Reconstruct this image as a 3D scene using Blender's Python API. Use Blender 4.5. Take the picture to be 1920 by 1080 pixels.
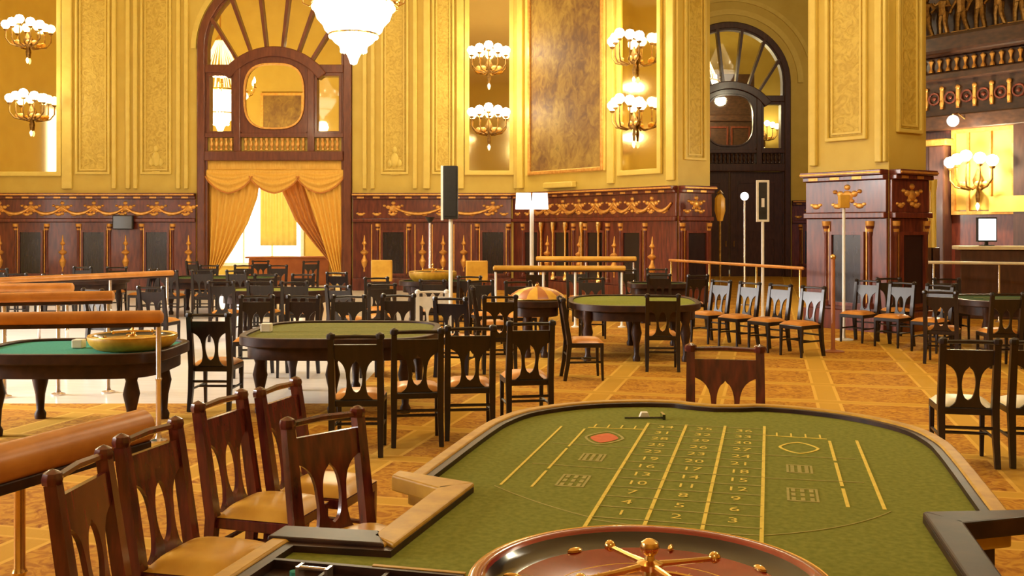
import bpy, bmesh, math, random
from math import sin, cos, pi, radians, sqrt, atan2, tan
from mathutils import Vector, Matrix
random.seed(7)
for o in list(bpy.data.objects): bpy.data.objects.remove(o, do_unlink=True)
S = bpy.context.scene
COL = S.collection

# ------------------------------------------------------------------ camera, world, exposure
H = 1.85          # eye height
F = 1900.0        # focal length in pixels of the 1920 frame
HOR = 427.0       # horizon row
cam = bpy.data.cameras.new('camera'); camo = bpy.data.objects.new('camera', cam); COL.objects.link(camo)
cam.sensor_width = 36.0; cam.lens = 36.0*F/1920.0
cam.shift_y = -(540.0-HOR)/1920.0
cam.clip_end = 200; cam.clip_start = 0.05
camo.location = (0, 0, H); camo.rotation_euler = (pi/2, 0, 0)
S.camera = camo
S.view_settings.view_transform = 'Standard'; S.view_settings.look = 'None'
S.view_settings.exposure = -0.14; S.view_settings.gamma = 1.0
S.view_settings.use_curve_mapping = False
W = bpy.data.worlds.new('world'); S.world = W; W.use_nodes = True
W.node_tree.nodes['Background'].inputs[0].default_value = (0.75, 0.85, 1.0, 1)
W.node_tree.nodes['Background'].inputs[1].default_value = 0.6
WARM = (1.0, 0.87, 0.56)
CHAND_W = 320.0      # watts of the lamps in each chandelier
WINDOW_W = 230.0     # daylight through each tall window of the left wall

def FX(px, Y): return (px-960.0)/F*Y
def FZ(py, Y): return H+(HOR-py)/F*Y
def G(px, py, z=0.0):
    Y = F*(H-z)/(py-HOR)
    return (FX(px, Y), Y)

# ------------------------------------------------------------------ materials
M = {}
def newmat(name):
    m = bpy.data.materials.new(name); m.use_nodes = True
    nt = m.node_tree; b = nt.nodes['Principled BSDF']
    M[name] = m
    return m, nt, b
def N(nt, t, **kw):
    n = nt.nodes.new(t)
    for k, v in kw.items(): setattr(n, k, v)
    return n
def ramp(nt, stops):
    r = N(nt, 'ShaderNodeValToRGB')
    e = r.color_ramp.elements
    while len(e) < len(stops): e.new(0.5)
    for i, (p, c) in enumerate(stops):
        e[i].position = p; e[i].color = (*c, 1)
    return r
def coords(nt, scale=(1, 1, 1), rot=(0, 0, 0), kind='Object'):
    tc = N(nt, 'ShaderNodeTexCoord'); mp = N(nt, 'ShaderNodeMapping')
    mp.inputs['Scale'].default_value = scale; mp.inputs['Rotation'].default_value = rot
    nt.links.new(tc.outputs[kind], mp.inputs['Vector'])
    return mp.outputs['Vector']
def bump(nt, b, h, strength=0.3, dist=0.02):
    bp = N(nt, 'ShaderNodeBump'); bp.inputs['Strength'].default_value = strength; bp.inputs['Distance'].default_value = dist
    nt.links.new(h, bp.inputs['Height']); nt.links.new(bp.outputs['Normal'], b.inputs['Normal'])
def noisy(name, c1, c2, scale=8, rough=0.5, metal=0.0, bstr=0.15, bdist=0.01, stretch=(1, 1, 1), detail=4, spec=0.5, coat=0.0, kind='Object', sheen=0):
    m, nt, b = newmat(name)
    v = coords(nt, stretch, kind=kind)
    n = N(nt, 'ShaderNodeTexNoise'); n.inputs['Scale'].default_value = scale; n.inputs['Detail'].default_value = detail
    nt.links.new(v, n.inputs['Vector'])
    r = ramp(nt, [(0.32, c1), (0.68, c2)])
    nt.links.new(n.outputs['Fac'], r.inputs['Fac']); nt.links.new(r.outputs['Color'], b.inputs['Base Color'])
    b.inputs['Roughness'].default_value = rough; b.inputs['Metallic'].default_value = metal
    b.inputs['Specular IOR Level'].default_value = spec
    b.inputs['Coat Weight'].default_value = coat; b.inputs['Coat Roughness'].default_value = 0.12
    if sheen: b.inputs['Sheen Weight'].default_value = sheen
    if bstr: bump(nt, b, n.outputs['Fac'], bstr, bdist)
    return m
def emit(name, col, strength):
    m, nt, b = newmat(name)
    b.inputs['Base Color'].default_value = (*col, 1)
    b.inputs['Emission Color'].default_value = (*col, 1); b.inputs['Emission Strength'].default_value = strength
    b.inputs['Roughness'].default_value = 0.2
    return m

noisy('wall_paint', (0.74, 0.545, 0.110), (0.68, 0.48, 0.085), 2.0, 0.55, bstr=0.2, bdist=0.02)
noisy('moulding_paint', (0.82, 0.63, 0.15), (0.77, 0.57, 0.12), 5.0, 0.45, bstr=0.1)
# damask relief field inside the wall panels
m, nt, b = newmat('panel_relief')
v = coords(nt, (1, 1, 1))
vo = N(nt, 'ShaderNodeTexVoronoi', feature='SMOOTH_F1'); vo.inputs['Scale'].default_value = 3.2
no = N(nt, 'ShaderNodeTexNoise'); no.inputs['Scale'].default_value = 5; no.inputs['Distortion'].default_value = 2.5; no.inputs['Detail'].default_value = 5
nt.links.new(v, no.inputs['Vector'])
mx = N(nt, 'ShaderNodeMixRGB'); mx.inputs['Fac'].default_value = 0.25
nt.links.new(v, mx.inputs[1]); nt.links.new(no.outputs['Color'], mx.inputs[2]); nt.links.new(mx.outputs[0], vo.inputs['Vector'])
r = ramp(nt, [(0.35, (0.58, 0.38, 0.055)), (0.62, (0.75, 0.55, 0.11))]); nt.links.new(no.outputs['Fac'], r.inputs['Fac'])
nt.links.new(r.outputs['Color'], b.inputs['Base Color']); b.inputs['Roughness'].default_value = 0.5
bump(nt, b, no.outputs['Fac'], 0.55, 0.05)
noisy('mahogany_panelling', (0.085, 0.016, 0.014), (0.215, 0.046, 0.024), 2.5, 0.28, stretch=(6, 6, 1.0), bstr=0.08, coat=0.4)
noisy('dark_panel', (0.012, 0.008, 0.010), (0.030, 0.018, 0.020), 3, 0.22, stretch=(8, 8, 1), bstr=0.05, coat=0.3)
noisy('gilt', (0.70, 0.33, 0.075), (0.90, 0.52, 0.14), 12, 0.38, metal=0.55, bstr=0.2)
noisy('brass', (0.78, 0.50, 0.16), (0.90, 0.62, 0.24), 10, 0.22, metal=1.0, bstr=0.03)
noisy('chrome', (0.80, 0.72, 0.70), (0.88, 0.80, 0.78), 10, 0.22, metal=0.9, bstr=0.0)
noisy('bronze', (0.14, 0.07, 0.018), (0.36, 0.20, 0.05), 14, 0.4, metal=0.75, bstr=0.2)
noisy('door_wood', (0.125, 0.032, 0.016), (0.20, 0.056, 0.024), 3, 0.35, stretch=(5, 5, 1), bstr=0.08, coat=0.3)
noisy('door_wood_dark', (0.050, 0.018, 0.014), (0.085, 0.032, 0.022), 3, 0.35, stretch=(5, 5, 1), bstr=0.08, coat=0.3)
noisy('gallery_wood', (0.036, 0.015, 0.010), (0.085, 0.034, 0.018), 3, 0.4, stretch=(2, 2, 4), bstr=0.1, coat=0.2)
noisy('chair_wood', (0.007, 0.004, 0.005), (0.020, 0.009, 0.008), 3, 0.34, stretch=(8, 8, 1.2), bstr=0.05, coat=0.12)
noisy('chair_wood_lit', (0.045, 0.008, 0.008), (0.150, 0.022, 0.014), 3, 0.26, stretch=(8, 8, 1.2), bstr=0.05, coat=0.4)  # copy of the chair wood, light on the near chairs put into its red
noisy('leather_tan', (0.50, 0.185, 0.030), (0.66, 0.27, 0.050), 6, 0.36, bstr=0.25, bdist=0.006)
noisy('leather_gold', (0.62, 0.32, 0.036), (0.76, 0.43, 0.058), 6, 0.38, bstr=0.25, bdist=0.006)
noisy('leather_pale', (0.74, 0.62, 0.40), (0.84, 0.74, 0.52), 6, 0.4, bstr=0.2, bdist=0.006)
noisy('felt_green', (0.180, 0.200, 0.030), (0.250, 0.262, 0.048), 40, 0.95, bstr=0.3, bdist=0.002, spec=0.10)
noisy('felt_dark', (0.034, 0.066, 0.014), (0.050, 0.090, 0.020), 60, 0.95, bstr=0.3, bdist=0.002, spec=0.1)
noisy('felt_olive', (0.150, 0.150, 0.035), (0.21, 0.20, 0.05), 50, 0.95, bstr=0.3, bdist=0.002, spec=0.1)
noisy('felt_teal', (0.040, 0.23, 0.16), (0.06, 0.29, 0.21), 50, 0.9, bstr=0.3, bdist=0.002, spec=0.15)
noisy('layout_paint', (0.74, 0.55, 0.05), (0.84, 0.66, 0.09), 30, 0.8, bstr=0.0)
noisy('layout_thin', (0.34, 0.30, 0.06), (0.42, 0.36, 0.08), 30, 0.8, bstr=0.0)
noisy('layout_red', (0.62, 0.11, 0.02), (0.70, 0.16, 0.03), 30, 0.8, bstr=0.0)
noisy('table_wood', (0.022, 0.010, 0.008), (0.055, 0.022, 0.012), 3, 0.42, stretch=(3, 3, 3), bstr=0.05, spec=0.3)
noisy('table_wood_amber', (0.46, 0.25, 0.022), (0.60, 0.35, 0.036), 3, 0.46, stretch=(4, 4, 4), bstr=0.04, spec=0.28)
noisy('wheel_wood', (0.22, 0.012, 0.010), (0.34, 0.026, 0.014), 3, 0.16, stretch=(2, 2, 6), bstr=0.0, coat=1.0)
noisy('wheel_black', (0.010, 0.008, 0.010), (0.022, 0.014, 0.016), 6, 0.15, bstr=0.0, coat=1.0)
noisy('black_plastic', (0.010, 0.010, 0.012), (0.018, 0.018, 0.020), 20, 0.45, bstr=0.05)
noisy('white_metal', (0.80, 0.78, 0.76), (0.88, 0.86, 0.84), 10, 0.35, bstr=0.0)
noisy('curtain_gold', (0.86, 0.47, 0.075), (0.94, 0.58, 0.11), 5, 0.6, stretch=(6, 6, 1), bstr=0.2)
noisy('curtain_rust', (0.55, 0.19, 0.028), (0.68, 0.27, 0.042), 5, 0.6, stretch=(6, 6, 1), bstr=0.2, sheen=0.3)
noisy('ceiling_paint', (0.82, 0.66, 0.34), (0.76, 0.60, 0.28), 2, 0.7, bstr=0.1)
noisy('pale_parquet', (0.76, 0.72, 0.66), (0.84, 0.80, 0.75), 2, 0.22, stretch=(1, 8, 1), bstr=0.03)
noisy('ivory', (0.82, 0.76, 0.62), (0.90, 0.85, 0.72), 10, 0.5, bstr=0.05)
noisy('stage_wood', (0.34, 0.105, 0.03), (0.44, 0.15, 0.045), 3, 0.35, bstr=0.05)
emit('crystal_glow', (1.0, 0.92, 0.78), 5.0)
emit('bulb_glow', (1.0, 0.90, 0.70), 14.0)
emit('shade_glow', (1.0, 0.97, 0.92), 3)
emit('screen_glow', (0.86, 0.92, 1.0), 1.6)
emit('daylight_pane', (1.0, 0.97, 0.92), 4.5)
# clear crystal drops
m, nt, b = newmat('crystal'); b.inputs['Base Color'].default_value = (1, 0.93, 0.75, 1); b.inputs['Roughness'].default_value = 0.08
b.inputs['Transmission Weight'].default_value = 0.5; b.inputs['Emission Color'].default_value = (1, .88, .6, 1); b.inputs['Emission Strength'].default_value = 1.0
# window glass: thin, mostly clear, lightly reflecting
m, nt, b = newmat('pane_glass')
tr = N(nt, 'ShaderNodeBsdfTransparent'); gl = N(nt, 'ShaderNodeBsdfGlossy'); gl.inputs['Roughness'].default_value = 0.03
tr.inputs['Color'].default_value = (0.96, 0.93, 0.82, 1)
fr = N(nt, 'ShaderNodeFresnel'); fr.inputs['IOR'].default_value = 1.5
mi = N(nt, 'ShaderNodeMixShader'); nt.links.new(fr.outputs[0], mi.inputs[0]); nt.links.new(tr.outputs[0], mi.inputs[1]); nt.links.new(gl.outputs[0], mi.inputs[2])
nt.links.new(mi.outputs[0], nt.nodes['Material Output'].inputs['Surface'])
# old gilt-toned mirror glass
m, nt, b = newmat('mirror_glass'); b.inputs['Metallic'].default_value = 1; b.inputs['Roughness'].default_value = 0.06
b.inputs['Base Color'].default_value = (0.80, 0.66, 0.34, 1)
# painting: broken browns, ochres and greys
m, nt, b = newmat('canvas_paint')
v = coords(nt, (1, 1, 0.8))
n1 = N(nt, 'ShaderNodeTexNoise'); n1.inputs['Scale'].default_value = 0.75; n1.inputs['Detail'].default_value = 8; n1.inputs['Distortion'].default_value = 1.2
n2 = N(nt, 'ShaderNodeTexNoise'); n2.inputs['Scale'].default_value = 4; n2.inputs['Detail'].default_value = 6; n2.inputs['Distortion'].default_value = 1.5
nt.links.new(v, n1.inputs['Vector']); nt.links.new(v, n2.inputs['Vector'])
ad = N(nt, 'ShaderNodeMath', operation='MULTIPLY_ADD'); ad.inputs[1].default_value = 0.45
nt.links.new(n2.outputs['Fac'], ad.inputs[0])
sb = N(nt, 'ShaderNodeMath', operation='MULTIPLY'); sb.inputs[1].default_value = 0.55; nt.links.new(n1.outputs['Fac'], sb.inputs[0])
nt.links.new(sb.outputs[0], ad.inputs[2])
r = ramp(nt, [(0.36, (0.15, 0.070, 0.030)), (0.45, (0.24, 0.125, 0.032)), (0.53, (0.33, 0.195, 0.042)), (0.62, (0.44, 0.28, 0.060)), (0.70, (0.27, 0.17, 0.04))])
nt.links.new(ad.outputs[0], r.inputs['Fac']); nt.links.new(r.outputs['Color'], b.inputs['Base Color']); b.inputs['Roughness'].default_value = 0.55
bump(nt, b, n2.outputs['Fac'], 0.2, 0.01)
# carpet: warm ochre ground, woven bands along the table axis, small floral field
m, nt, b = newmat('carpet_weave')
v = coords(nt, (1, 1, 1), (0, 0, radians(14.25)))
sx = N(nt, 'ShaderNodeSeparateXYZ'); nt.links.new(v, sx.inputs[0])
def bands(axis, period, w, off):
    a = N(nt, 'ShaderNodeMath', operation='ADD'); a.inputs[1].default_value = 100+off; nt.links.new(sx.outputs[axis], a.inputs[0])
    mo = N(nt, 'ShaderNodeMath', operation='MODULO'); mo.inputs[1].default_value = period; nt.links.new(a.outputs[0], mo.inputs[0])
    l = N(nt, 'ShaderNodeMath', operation='LESS_THAN'); l.inputs[1].default_value = w; nt.links.new(mo.outputs[0], l.inputs[0])
    return l.outputs[0]
def mix(fac, a, c, f=None):
    x = N(nt, 'ShaderNodeMixRGB')
    if fac is not None: nt.links.new(fac, x.inputs[0])
    else: x.inputs[0].default_value = f
    for i, q in ((1, a), (2, c)):
        if isinstance(q, tuple): x.inputs[i].default_value = (*q, 1)
        else: nt.links.new(q, x.inputs[i])
    return x.outputs[0]
n1 = N(nt, 'ShaderNodeTexNoise'); n1.inputs['Scale'].default_value = 7; n1.inputs['Detail'].default_value = 5; n1.inputs['Distortion'].default_value = 3.0
nt.links.new(v, n1.inputs['Vector'])
vr = N(nt, 'ShaderNodeTexVoronoi'); vr.inputs['Scale'].default_value = 3.4; vr.inputs['Randomness'].default_value = 0.35; nt.links.new(v, vr.inputs['Vector'])
r1 = ramp(nt, [(0.40, (0.24, 0.080, 0.010)), (0.52, (0.48, 0.235, 0.025)), (0.66, (0.58, 0.33, 0.040))]); nt.links.new(n1.outputs['Fac'], r1.inputs['Fac'])
r2 = ramp(nt, [(0.10, (0.54, 0.25, 0.028)), (0.20, (0.25, 0.080, 0.010)), (0.30, (0.50, 0.22, 0.022))]); nt.links.new(vr.outputs['Distance'], r2.inputs['Fac'])
base = mix(None, r1.outputs['Color'], r2.outputs['Color'], 0.45)
c = mix(bands(0, 1.20, 0.26, 0.33), base, (0.53, 0.29, 0.034))
c = mix(bands(0, 1.20, 0.035, 0.33), c, (0.66, 0.38, 0.060))
c = mix(bands(0, 1.20, 0.035, 0.10), c, (0.66, 0.38, 0.060))
c = mix(bands(1, 1.20, 0.20, 0.5), c, (0.53, 0.29, 0.034))
c = mix(bands(1, 1.20, 0.03, 0.5), c, (0.62, 0.35, 0.055))
c = mix(bands(1, 1.20, 0.03, 0.33), c, (0.62, 0.35, 0.055))
nt.links.new(c, b.inputs['Base Color']); b.inputs['Roughness'].default_value = 0.9; b.inputs['Specular IOR Level'].default_value = 0.15
bump(nt, b, n1.outputs['Fac'], 0.3, 0.01)

# ------------------------------------------------------------------ mesh builder
class MB:
    def __init__(s): s.v = []; s.f = []
    def add(s, vs, fs):
        o = len(s.v); s.v += [tuple(p) for p in vs]; s.f += [tuple(i+o for i in f) for f in fs]; return s
    def box(s, x0, x1, y0, y1, z0, z1):
        return s.add([(x0, y0, z0), (x1, y0, z0), (x1, y1, z0), (x0, y1, z0), (x0, y0, z1), (x1, y0, z1), (x1, y1, z1), (x0, y1, z1)],
                     [(0, 3, 2, 1), (4, 5, 6, 7), (0, 1, 5, 4), (1, 2, 6, 5), (2, 3, 7, 6), (3, 0, 4, 7)])
    def prism_xz(s, poly, y0, y1):
        n = len(poly)
        return s.add([(x, y0, z) for x, z in poly]+[(x, y1, z) for x, z in poly],
                     [tuple(range(n)), tuple(range(2*n-1, n-1, -1))]+[(i, i+n, (i+1) % n+n, (i+1) % n) for i in range(n)])
    def prism_xy(s, poly, z0, z1):
        n = len(poly)
        return s.add([(x, y, z0) for x, y in poly]+[(x, y, z1) for x, y in poly],
                     [tuple(range(n-1, -1, -1)), tuple(range(n, 2*n))]+[(i, (i+1) % n, (i+1) % n+n, i+n) for i in range(n)])
    def band_xz(s, A, B, y0, y1, closed=False):     # band between two equally long polylines
        n = len(A); o = len(s.v)
        for (a, c) in zip(A, B):
            s.v += [(a[0], y0, a[1]), (c[0], y0, c[1]), (c[0], y1, c[1]), (a[0], y1, a[1])]
        R = range(n) if closed else range(n-1)
        for i in R:
            p = o+4*i; q = o+4*((i+1) % n)
            for k in range(4):
                s.f.append((p+k, p+(k+1) % 4, q+(k+1) % 4, q+k))
        if not closed:
            s.f.append((o, o+1, o+2, o+3)); e = o+4*(n-1); s.f.append((e+3, e+2, e+1, e))
        return s
    def band_xy(s, A, B, z0, z1, closed=False):
        k = len(s.v); s.band_xz(A, B, z0, z1, closed)
        for i in range(k, len(s.v)): x, y, z = s.v[i]; s.v[i] = (x, z, y)
        return s
    def lathe(s, prof, cx=0, cy=0, n=16, a0=0, a1=2*pi, cap=True):
        full = abs(a1-a0-2*pi) < 1e-6; m = n if full else n+1; o = len(s.v)
        for r, z in prof:
            for i in range(m):
                a = a0+(a1-a0)*i/n
                s.v.append((cx+r*cos(a), cy+r*sin(a), z))
        for j in range(len(prof)-1):
            for i in range(n):
                i2 = (i+1) % m if full else i+1
                s.f.append((o+j*m+i, o+j*m+i2, o+(j+1)*m+i2, o+(j+1)*m+i))
        if cap and full:
            if prof[0][0] > 1e-6: s.f.append(tuple(o+i for i in range(m-1, -1, -1)))
            if prof[-1][0] > 1e-6: s.f.append(tuple(o+(len(prof)-1)*m+i for i in range(m)))
        return s
    def tube(s, path, r, n=8, up=None):
        P = [Vector(p) for p in path]; o = len(s.v); k = len(P)
        R = r if isinstance(r, (list, tuple)) else [r]*k
        pu = None
        for i, p in enumerate(P):
            t = (P[min(i+1, k-1)]-P[max(i-1, 0)]).normalized()
            if pu is None:
                ref = Vector((0, 0, 1)) if abs(t.z) < 0.9 else Vector((1, 0, 0))
                u = t.cross(ref).normalized()
            else: u = (pu-t*pu.dot(t)).normalized()
            pu = u; w = t.cross(u)
            for j in range(n):
                a = 2*pi*(j+.5)/n
                s.v.append(tuple(p+(u*cos(a)+w*sin(a))*R[i]))
        for i in range(k-1):
            for j in range(n):
                s.f.append((o+i*n+j, o+i*n+(j+1) % n, o+(i+1)*n+(j+1) % n, o+(i+1)*n+j))
        s.f.append(tuple(o+j for j in range(n-1, -1, -1))); s.f.append(tuple(o+(k-1)*n+j for j in range(n)))
        return s
    def ell(s, c, r, n=10, m=6):
        r = r if isinstance(r, (list, tuple)) else (r, r, r); o = len(s.v)
        s.v.append((c[0], c[1], c[2]-r[2]))
        for j in range(1, m):
            b = -pi/2+pi*j/m
            for i in range(n):
                a = 2*pi*i/n; s.v.append((c[0]+r[0]*cos(a)*cos(b), c[1]+r[1]*sin(a)*cos(b), c[2]+r[2]*sin(b)))
        s.v.append((c[0], c[1], c[2]+r[2])); e = len(s.v)-1
        for i in range(n):
            s.f.append((o, o+1+(i+1) % n, o+1+i)); s.f.append((e, e-n+i, e-n+(i+1) % n))
        for j in range(m-2):
            for i in range(n):
                p = o+1+j*n; s.f.append((p+i, p+(i+1) % n, p+n+(i+1) % n, p+n+i))
        return s
    def grid(s, fn, nu, nv):
        o = len(s.v)
        for j in range(nv+1):
            for i in range(nu+1): s.v.append(tuple(fn(i/nu, j/nv)))
        for j in range(nv):
            for i in range(nu):
                a = o+j*(nu+1)+i; s.f.append((a, a+1, a+nu+2, a+nu+1))
        return s
    def xf(s, mat, k=0):
        for i in range(k, len(s.v)): s.v[i] = tuple(mat @ Vector(s.v[i]))
        return s
    def mesh(s, name, mat, smooth=True, angle=38):
        me = bpy.data.meshes.new(name); me.from_pydata(s.v, [], s.f)
        bm = bmesh.new(); bm.from_mesh(me); bmesh.ops.recalc_face_normals(bm, faces=bm.faces); bm.to_mesh(me); bm.free()
        if smooth:
            me.shade_smooth(); me.set_sharp_from_angle(angle=radians(angle))
        if mat: me.materials.append(M[mat])
        return me
def obj(name, mb, mat, parent=None, loc=None, rot=None, smooth=True, bevel=0, solid=0, angle=38, label=None):
    me = mb if isinstance(mb, bpy.types.Mesh) else mb.mesh(name, mat, smooth, angle)
    o = bpy.data.objects.new(name, me); COL.objects.link(o)
    if parent: o.parent = parent
    if loc is not None: o.location = loc
    if rot is not None: o.rotation_euler = rot
    if solid:
        q = o.modifiers.new('solid', 'SOLIDIFY'); q.thickness = solid; q.offset = 0
    if bevel:
        q = o.modifiers.new('bevel', 'BEVEL'); q.width = bevel; q.segments = 2; q.limit_method = 'ANGLE'; q.angle_limit = radians(40)
    if label: o['label'] = label
    return o
def tag(o, label, cat, group=None, kind=None):
    o['label'] = label
    if cat: o['category'] = cat
    if group: o['group'] = group
    if kind: o['kind'] = kind
    return o
def empty(name, loc, rz=0, label=None, cat=None, group=None, kind=None, scale=1):
    o = bpy.data.objects.new(name, None); COL.objects.link(o); o.empty_display_size = 0.1
    o.location = loc; o.rotation_euler = (0, 0, rz); o.scale = (scale,)*3
    if label: tag(o, label, cat, group, kind)
    return o
KIDS = {}
def copy_tree(o, parent=None):
    c = o.copy(); COL.objects.link(c); c.parent = parent
    for ch in list(o.children): copy_tree(ch, c)
    return c
def struct(o, label, cat): return tag(o, label, cat, None, 'structure')
def circ(cx, cz, r, a0, a1, n): return [(cx+r*cos(a0+(a1-a0)*i/n), cz+r*sin(a0+(a1-a0)*i/n)) for i in range(n+1)]
def sweep_rect_frame(mb, x0, x1, z0, z1, w, y0, y1):
    A = [(x0, z0), (x1, z0), (x1, z1), (x0, z1)]; B = [(x0+w, z0+w), (x1-w, z0+w), (x1-w, z1-w), (x0+w, z1-w)]
    return mb.band_xz(A, B, y0, y1, True)
# ------------------------------------------------------------------ the hall
CEIL = 12.0
YB = 30.0                                   # back wall
def BX(px): return FX(px, YB)
def BZ(py): return FZ(py, YB)
def wallobj(name, mb, mat, label, loc=(0, 0, 0), rz=0):
    o = obj(name, mb, mat, loc=loc, rot=(0, 0, rz), smooth=False); struct(o, label, 'wall'); return o

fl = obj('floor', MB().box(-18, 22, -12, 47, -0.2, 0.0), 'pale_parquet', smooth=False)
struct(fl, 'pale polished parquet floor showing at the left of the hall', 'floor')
# carpet runs along the right of the hall and round the foreground
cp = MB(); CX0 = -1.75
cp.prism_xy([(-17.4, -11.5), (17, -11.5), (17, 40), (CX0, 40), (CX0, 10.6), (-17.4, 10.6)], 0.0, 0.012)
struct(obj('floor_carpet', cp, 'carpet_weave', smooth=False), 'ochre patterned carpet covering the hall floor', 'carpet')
cl = obj('ceiling', MB().box(-18, 22, -12, 47, CEIL, CEIL+.3), 'ceiling_paint', smooth=False)
struct(cl, 'high ceiling above the gaming hall, out of view', 'ceiling')

ARX = BX(515); ARR = 2.30; SPR = 7.155
def arch_wall(x0, x1, cx, r, spr, top, thick):
    mb = MB()
    mb.box(x0, cx-r, 0, thick, 0, top); mb.box(cx+r, x1, 0, thick, 0, top)
    A = circ(cx, spr, r, 0, pi, 24); B = [(p[0], top) for p in A]
    mb.band_xz(A, B, 0, thick)
    return mb
wall_back = wallobj('wall_back', arch_wall(-17.5, 0.4, ARX, ARR, SPR, CEIL, .6), 'wall_paint', 'tall yellow back wall with the arched curtained doorway', (0, YB, 0))
# raised round moulding over the arch
obj('arch_moulding', MB().band_xz(circ(ARX, SPR, ARR+.02, 0, pi, 32), circ(ARX, SPR, ARR+.17, 0, pi, 32), -.06, 0), 'moulding_paint', wall_back)

# pier of the chamfered corner (painting wall) and free pier in front of the gallery
s0 = Vector((0.079, 30.0)); dS = Vector((.5822, -.8131)); dR = Vector((.8131, .5822))
s1 = s0+dS*6.76; s2 = s1+dR*1.10; s3 = s0+dR*1.10
wallobj('wall_corner', MB().prism_xy([tuple(s0), tuple(s1), tuple(s2), tuple(s3)], 0, CEIL), 'wall_paint', 'yellow angled corner wall carrying the tall painting')
p1 = Vector((5.58, 19.1)); p2 = p1+dS*1.72; p3 = p2+dR*1.13; p4 = p1+dR*1.13
wallobj('wall_pier', MB().prism_xy([tuple(p1), tuple(p2), tuple(p3), tuple(p4)], 0, CEIL), 'wall_paint', 'free standing yellow pier right of the dark arch')
# rear wall of the passage with the second arch
YP = 38.0; AR2 = FX(1368, YP)
wall_passage = wallobj('wall_passage', arch_wall(0.9, 20, AR2, ARR, SPR+.13, CEIL, .6), 'wall_paint', 'far yellow wall around the dark arched doorway', (0, YP, 0))
obj('arch_moulding', MB().band_xz(circ(AR2, SPR+.13, ARR+.25, 0, pi, 32), circ(AR2, SPR+.13, ARR+.45, 0, pi, 32), -.08, 0), 'moulding_paint', wall_passage)
obj('arch_moulding', MB().band_xz(circ(AR2, SPR+.13, ARR+.75, 0, pi, 32), circ(AR2, SPR+.13, ARR+.9, 0, pi, 32), -.08, 0), 'moulding_paint', wall_passage)
wallobj('wall_divider', MB().box(0.6, 1.0, 30.7, 40.2, 0, CEIL), 'wall_paint', 'side wall between the back room and the passage')
wallobj('wall_left', MB().box(-17.9, -17.5, -12, 40, 0, CEIL), 'wall_paint', 'left wall of the hall with tall daylight windows')
wallobj('wall_right', MB().box(17.0, 17.4, -12, 14.4, 0, CEIL), 'wall_paint', 'right wall of the hall outside the picture')
wallobj('wall_front', MB().box(-17.5, 17, -12.2, -11.8, 0, CEIL), 'wall_paint', 'yellow wall behind the camera')
wallobj('wall_passage_side', MB().box(19.6, 20, 14, 38, 0, CEIL), 'wall_paint', 'side wall closing the passage behind the gallery')

# ---- wainscot: shared pieces
def lathe_half(prof, n=8): return MB().lathe(prof, 0, 0, n, pi, 2*pi, cap=False)
ME = {}
ME['panel'] = MB().box(-.31, .31, -.085, -.05, .50, 1.72).mesh('panel', 'dark_panel', False)
ME['panel_frame'] = sweep_rect_frame(MB(), -.37, .37, .44, 1.78, .06, -.12, -.05).mesh('panel_frame', 'mahogany_panelling', False)
ME['colonnette'] = lathe_half([(.0, .42), (.075, .42), (.075, .50), (.045, .53), (.055, .60), (.042, .68), (.040, 1.70), (.055, 1.76), (.045, 1.80), (.075, 1.86), (.075, 1.96), (0, 1.96)]).mesh('colonnette', 'mahogany_panelling')
ME['gilt_capital'] = lathe_half([(.0, 1.78), (.05, 1.78), (.062, 1.84), (.08, 1.90), (.085, 1.97), (0, 1.97)]).mesh('capital', 'gilt')
ME['ornament'] = lathe_half([(.0, .55), (.03, .56), (.02, .66), (.07, .74), (.10, .86), (.05, .96), (.03, 1.04), (.11, 1.10), (.12, 1.14), (.035, 1.20), (.025, 1.32), (.08, 1.38), (.03, 1.46), (.012, 1.62), (0, 1.64)]).mesh('gilt_ornament', 'gilt')
g = MB()
for k, (x, z, r) in enumerate([(0, 2.42, .13), (-.15, 2.46, .075), (.15, 2.46, .075), (-.26, 2.50, .05), (.26, 2.50, .05), (0, 2.58, .07), (0, 2.27, .06), (-.10, 2.33, .05), (.10, 2.33, .05)]):
    g.ell((x, -.085, z), (r, .05, r*.8), 8, 5)
ME['cartouche'] = g.mesh('gilt_cartouche', 'gilt')
ME['leaf'] = MB().ell((0, -.075, 2.24), (.09, .03, .05), 8, 5).ell((-.09, -.07, 2.27), (.05, .025, .03), 6, 4).ell((.09, -.07, 2.27), (.05, .025, .03), 6, 4).mesh('gilt_leaf', 'gilt')
ME['dentil'] = MB().box(-.10, .10, -.165, -.15, 2.715, 2.765).mesh('gilt_dentil', 'gilt', False)
ME['fillet'] = MB().box(-.014, .014, -.075, -.045, .46, 1.95).mesh('gilt_fillet', 'gilt', False)
def garland_mesh(L, drop):
    pts = [(L*t, -.10, 2.46-drop*4*t*(1-t)) for t in [i/12 for i in range(13)]]
    return MB().tube(pts, [.022+.028*sin(pi*i/12) for i in range(13)], 6).mesh('garland', 'gilt')
ntrim = [0]
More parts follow.
